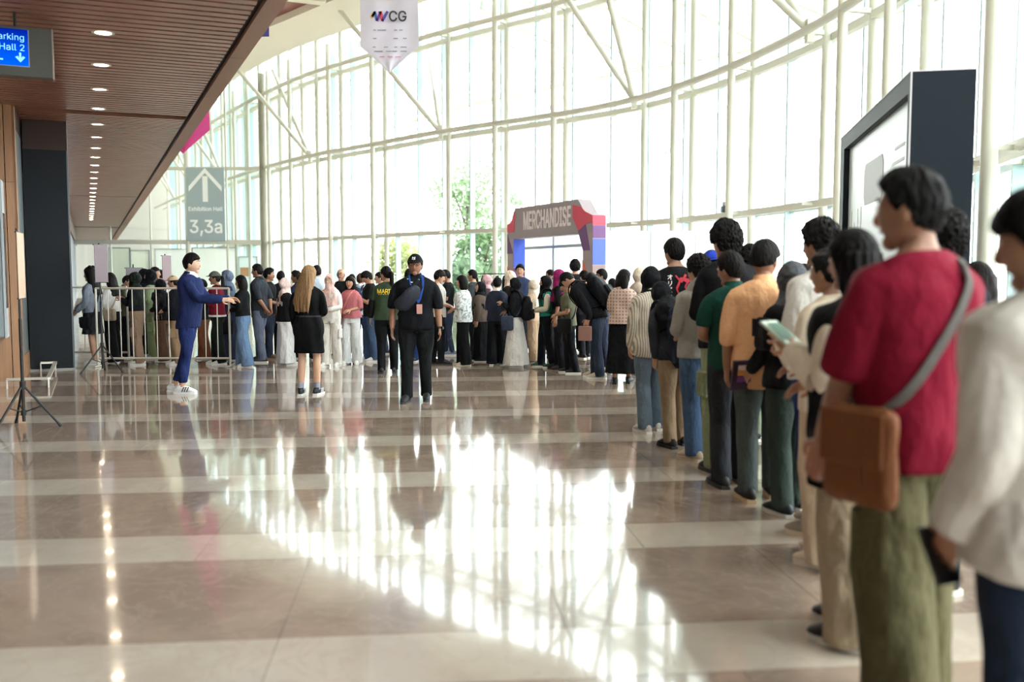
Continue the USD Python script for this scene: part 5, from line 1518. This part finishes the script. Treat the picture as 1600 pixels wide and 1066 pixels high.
e3 = o3 + ex3 * AL_
for z0, z1, c in ((2.46, 2.66, pk), (2.2, 2.45, pu), (1.66, 2.18, bl), (.0, 1.64, M((150, 130, 128), .6))):
    q = box(0, .012, -.15, .15, z0, z1)
    v = np.array(q.vertices)
    q.vertices = e3 + v[:, :1] * ex3 + v[:, 1:2] * front + v[:, 2:] * ez3
    obj('end_strip', q, c, arch)
obj('lettering', place(text('MERCHANDISE', .40, AL_ * .56, .012), o3 + ex3 * (AL_ * .50) + front * .152 + [0, 0, 2.50], ex3, ez3), M((236, 226, 230), .6, name='arch_letter'), arch)

board = graph('white_board', {'p': ('diffuse_bsdf', {'color': (.86, .88, .90)}), 't': ('translucent_bsdf', {'color': (.93, .96, .97)}), 'm': ('mix_closure', {'fac': .85})}, [('p.BSDF', 'm.closure1'), ('t.BSDF', 'm.closure2')], 'm.closure')
alu = M((176, 182, 184), .35, .6, name='aluminium')
bw = thing('booth_wall', 'bluish white booth wall with aluminium frame behind the arch', 'panel', (A0[0] - ax[0] * 1.05 - an[0] * .5, A0[1] - ax[1] * 1.05 - an[1] * .5, 0), math.degrees(math.atan2(ax[1], ax[0])))
for x in (0, 2.26, 4.6):
    obj('frame_post', box(x - .03, x + .03, -.03, .03, 0, 2.62), alu, bw)
for z in (.05, 2.1, 2.59):
    obj('frame_rail', box(0, 4.6, -.025, .025, z - .03, z + .03), alu, bw)
for x, x1 in ((0, 2.26), (2.26, 4.6)):
    for z0, z1 in ((.08, 2.07), (2.13, 2.56)):
        obj('infill', box(x + .03, x1 - .03, -.008, .008, z0, z1), board, bw)
YH = 21.6
for i, (p0, nm) in enumerate(((945, 'left of three white boards beside the arch'), (1015, 'middle of three white boards beside the arch'), (1087, 'right of three white boards beside the arch'))):
    x0, x1 = (p0 - 800) / F * YH, (p0 + 71 - 800) / F * YH
    t = thing('white_board', nm, 'board', ((x0 + x1) / 2, YH, 0), 0, None)
    h = (x1 - x0) / 2
    zt = at_d(p0, 361, YH)[2]
    obj('sheet', box(-h + .012, h - .012, -.012, .012, .04, zt), board, t)
    obj('edge_post', box(h - .012, h + .004, -.02, .02, 0, zt), alu, t)
    obj('foot', box(-h + .05, h - .05, -.18, .18, 0, .04), alu, t)
rk = thing('clothes_rack', 'black rack of dark garments behind the queue left of the arch', 'rack', ((772 - 800) / F * 24.2, 24.2, 0), 15)
rt = at_d(772, 428, 24.2)[2]
obj('top_bar', bar((-.62, 0, rt), (.62, 0, rt), .015, 8), matte, rk)
for x in (-.6, .6):
    obj('upright', bar((x, 0, .02), (x, 0, rt), .015, 8), matte, rk)
    obj('foot', beam((x, -.25, .02), (x, .25, .02), .04, .03), matte, rk)
for i in range(6):
    x = -.48 + i * .19
    obj('garment', tube([(x, 0, rt - .75), (x, 0, rt - .2), (x, 0, rt - .05)], [.035, .04, .02], [.22, .24, .10], n=12, step=.1, rnd=.3), cloth(((44, 44, 50), (60, 56, 62), (96, 92, 96))[i % 3]), rk, smooth=50)
dv = thing('loudspeaker', 'small dark loudspeaker with a pale top on the low rail of the glass wall', 'speaker', wall_at(t_of_px(1118), .30, 3.08))
obj('case', box(-.11, .11, -.10, .10, 0, .16, .02), M((52, 56, 62), .5), dv)
obj('top', box(-.07, .07, -.07, .07, .16, .28, .02), M((158, 158, 158), .5), dv)

# ---------------------------------------------------------------- tall light box on the right
b0, b1 = at_d(1420, 425, 7.8)[:2], at_d(1313, 425, 11.7)[:2]
bx = unit(b1 - b0)
bl_ = np.linalg.norm(b1 - b0)
bb = thing('billboard', 'tall dark slate display stand with a pale poster behind the near queue', 'display stand', (b0[0], b0[1], 0), math.degrees(math.atan2(bx[1], bx[0])))
zb = at_d(1420, 112, 7.8)[2]
fr = M((16, 27, 39), .55, spec=.2, name='billboard_slate')
obj('carcass', box(0, bl_, -.47, -.05, 0, zb), fr, bb)
for nm, q in (('frame_top', box(0, bl_, -.05, .03, zb - .16, zb)), ('frame_bottom', box(0, bl_, -.05, .03, 0, .35)), ('frame_side', box(0, .10, -.05, .03, .35, zb - .16)), ('frame_side', box(bl_ - .28, bl_, -.05, .03, .35, zb - .16))):
    obj(nm, q, fr, bb)
obj('top_trim', box(0, bl_, -.47, .035, zb, zb + .012), M((196, 190, 200), .5), bb)
obj('edge_trim', box(-.006, .0, .02, .035, 0, zb), M((190, 188, 196), .5), bb)
ps = obj('poster', box(.10, bl_ - .28, -.05, -.035, .35, zb - .16), M((206, 216, 222), .35, name='poster'), bb)
lbl = M((168, 172, 178), .5, name='poster_print')
pl = prism([(0, 0), (.95, 0), (1.02, .08), (1.02, .36), (.95, .44), (0, .44), (-.07, .36), (-.07, .08)], .006, (2.5, -.033, zb - .92), (-1, 0, 0), (0, 0, 1))
obj('printed_label', pl, lbl, ps)
obj('label_lettering', place(text('EVENT', .20, .74, .003), (2.03, -.029, zb - .80), (-1, 0, 0), (0, 0, 1)), M((196, 200, 206), .5, name='poster_print'), ps) if False else None
rp = np.random.RandomState(2)
obj('printed_lines', cat([box(x0, x0 + wd, -.035, -.032, z, z + .03) for z in np.arange(zb - 1.7, zb - .45, .13) for x0, wd in ((.25 + .3 * rp.rand(), .4 + .3 * rp.rand()),)]), M((190, 200, 206), .5, name='poster_print'), ps)
obj('faint_drawing', cat([beam((2.6 + .25 * i + .2 * rp.rand(), -.033, .5), (2.75 + .22 * i, -.033, zb - .9 - .3 * rp.rand()), .003, .02, up=(1, 0, 0)) for i in range(4)]), M((190, 198, 200), .5, name='poster_print'), ps)

# ---------------------------------------------------------------- beyond the glass
bd = M((214, 222, 220), .6, name='partition')
for i, (p0, p1, yt, dd, c) in enumerate(((172, 206, 388, 52, (226, 228, 214)), (206, 236, 392, 53, (228, 226, 218)), (244, 300, 390, 54, (232, 230, 224)), (302, 372, 388, 52, (230, 228, 222)), (374, 404, 402, 51, (214, 220, 218)))):
    nm = ('yellowish partition board leftmost behind the end screen', 'narrow grey partition board second from the left behind the end screen', 'pale partition board in the middle behind the end screen', 'wide pale partition board under the hall sign behind the end screen', 'low bluish partition board beside the corner post behind the end screen')[i]
    x0, x1, zt = (p0 - 800) / F * dd, (p1 - 800) / F * dd, at_d(p0, yt, dd)[2]
    t = thing('partition_board', nm, 'board', (x0, dd, 0))
    obj('sheet', box(0, x1 - x0, -.03, .03, 0.05, zt), graph('partition_%d' % i, {'p': ('diffuse_bsdf', {'color': lin(np.minimum(np.array(c) + 24, 250))}), 't': ('translucent_bsdf', {'color': lin(np.minimum(np.array(c) + 24, 250))}), 'm': ('mix_closure', {'fac': .5})}, [('p.BSDF', 'm.closure1'), ('t.BSDF', 'm.closure2')], 'm.closure'), t)
    obj('frame', cat(box(0, .05, -.04, .04, 0, zt + .03), box(x1 - x0 - .05, x1 - x0, -.04, .04, 0, zt + .03), box(0, x1 - x0, -.04, .04, zt, zt + .05)), alu, t)
    if i == 4:
        obj('notice', box(.1, .75, -.04, -.03, at_d(p0, 432, dd)[2], at_d(p0, 418, dd)[2]), M((206, 150, 100), .6), t)
wf = thing('wall_far', kind='structure')
obj('far_face', box(-60, -20, 78, 78.3, 0, 14), M((206, 206, 198), .8), wf)
cn = thing('canopy', 'white slatted canopy outside along the top of the glass wall', 'canopy', kind='structure')
tc = np.linspace(t_of_px(1320), LEN, 34)
for ta, tb in zip(tc[:-1], tc[1:]):
    a0, a1, c0, c1 = wall_at(ta, 1.3, 11.4), wall_at(tb, 1.3, 11.4), wall_at(ta, 9.5, 10.2), wall_at(tb, 9.5, 10.2)
    obj('rafter', beam(a0, c0, .16, .3), steel, cn)
    obj('soffit_panel', trimesh.Trimesh(np.array([a0, a1, c1, c0, a0, a1, c1, c0]) + np.array([[0, 0, .2]] * 4 + [[0, 0, .23]] * 4), np.array([[0, 2, 1], [0, 3, 2], [4, 5, 6], [4, 6, 7]]), process=False),
        graph('canopy_panel', {'p': ('transparent_bsdf', {'color': (.93, .95, .95)}), 't': ('translucent_bsdf', {'color': (.9, .9, .88)}), 'm': ('mix_closure', {'fac': .55})}, [('p.BSDF', 'm.closure1'), ('t.BSDF', 'm.closure2')], 'm.closure'), cn)
obj('edge', tube([wall_at(t, 9.5, 10.2) for t in tc], .16, X=(0, 0, 1), n=8, step=1.0), steel, cn)
for t in n_t[:5]:
    if t_of_px(1320) < t < LEN:
        for k in (-2.5, 2.5):
            obj('prop', bar(wall_at(t, 1.4, 5.2), wall_at(t + k, 7.5, 10.3), .07, 8), steel, cn)
# trees outside
rl = np.random.RandomState(11)
LEAF = [graph('leaf_%d' % i, {'oi': ('geometry', {}), 'm': ('mix', {'color1': lin(c1), 'color2': lin(c2)}), 'd': ('diffuse_bsdf', {}), 't': ('translucent_bsdf', {}), 'x': ('mix_closure', {'fac': .4})},
              [('oi.random_per_island', 'm.fac'), ('m.color', 'd.color'), ('m.color', 't.color'), ('d.BSDF', 'x.closure1'), ('t.BSDF', 'x.closure2')], 'x.closure') for i, (c1, c2) in enumerate((((136, 164, 126), (196, 212, 178)), ((186, 194, 140), (218, 216, 176)), ((142, 166, 138), (210, 190, 168))))]
bark = M((92, 78, 64), .9, name='bark')


def tree(label, px, d, zc, rx, rz, mat, n=2600):
    p = at_d(px, 425, d)
    t = thing('tree', label, 'tree', (p[0], p[1], -.15))
    obj('trunk', tube([(0, 0, 0), (.1, 0, zc * .5), (0, .1, zc + rz * .3)], [.16, .12, .05], n=10, step=.4), bark, t, smooth=50)
    for a in range(5):
        an_ = a * 1.26
        obj('branch', tube([(0.05, 0, zc * .55 + a * .2), (math.cos(an_) * rx * .4, math.sin(an_) * rx * .4, zc), (math.cos(an_) * rx * .7, math.sin(an_) * rx * .7, zc + rz * .35)], [.06, .04, .015], n=6, step=.5), bark, t)
    cl = rl.randn(26, 3)
    cl = cl / np.linalg.norm(cl, axis=1, keepdims=True) * (rl.rand(26, 1) ** .4) * (rx, rx, rz) * .8 + (0, 0, zc)
    c = cl[rl.randint(0, 26, n)] + rl.randn(n, 3) * (.16 * rx + .1)
    u_ = rl.randn(n, 3)
    u_ /= np.linalg.norm(u_, axis=1, keepdims=True)
    w_ = np.cross(u_, rl.randn(n, 3))
    w_ /= np.linalg.norm(w_, axis=1, keepdims=True)
    s_ = (.12 + .08 * rl.rand(n, 1))
    v = np.stack([c - u_ * s_, c + w_ * s_ * .45, c + u_ * s_, c - w_ * s_ * .45], 1).reshape(-1, 3)
    i = np.arange(n)[:, None] * 4
    obj('foliage', trimesh.Trimesh(v, np.vstack([i + [0, 1, 2], i + [0, 2, 3]]), process=False), mat, t, kind='stuff')


tree('broad green tree outside the glass just left of the arch', 755, 44, 2.4, 1.4, 1.9, LEAF[0], 1700)
tree('tall green tree outside the glass above the left end of the arch', 728, 54, 6.2, 2.2, 2.4, LEAF[0], 1500)
tree('slender green tree outside the glass right above the arch', 806, 60, 5.0, 1.6, 2.4, LEAF[2], 900)
tree('small yellow-green tree outside the glass left of the man in the black cap', 618, 52, 2.2, 1.5, 1.6, LEAF[1], 1400)
tree('low reddish bush outside the glass beside the broad green tree', 722, 41.5, 1.3, .8, .9, LEAF[2], 1400)
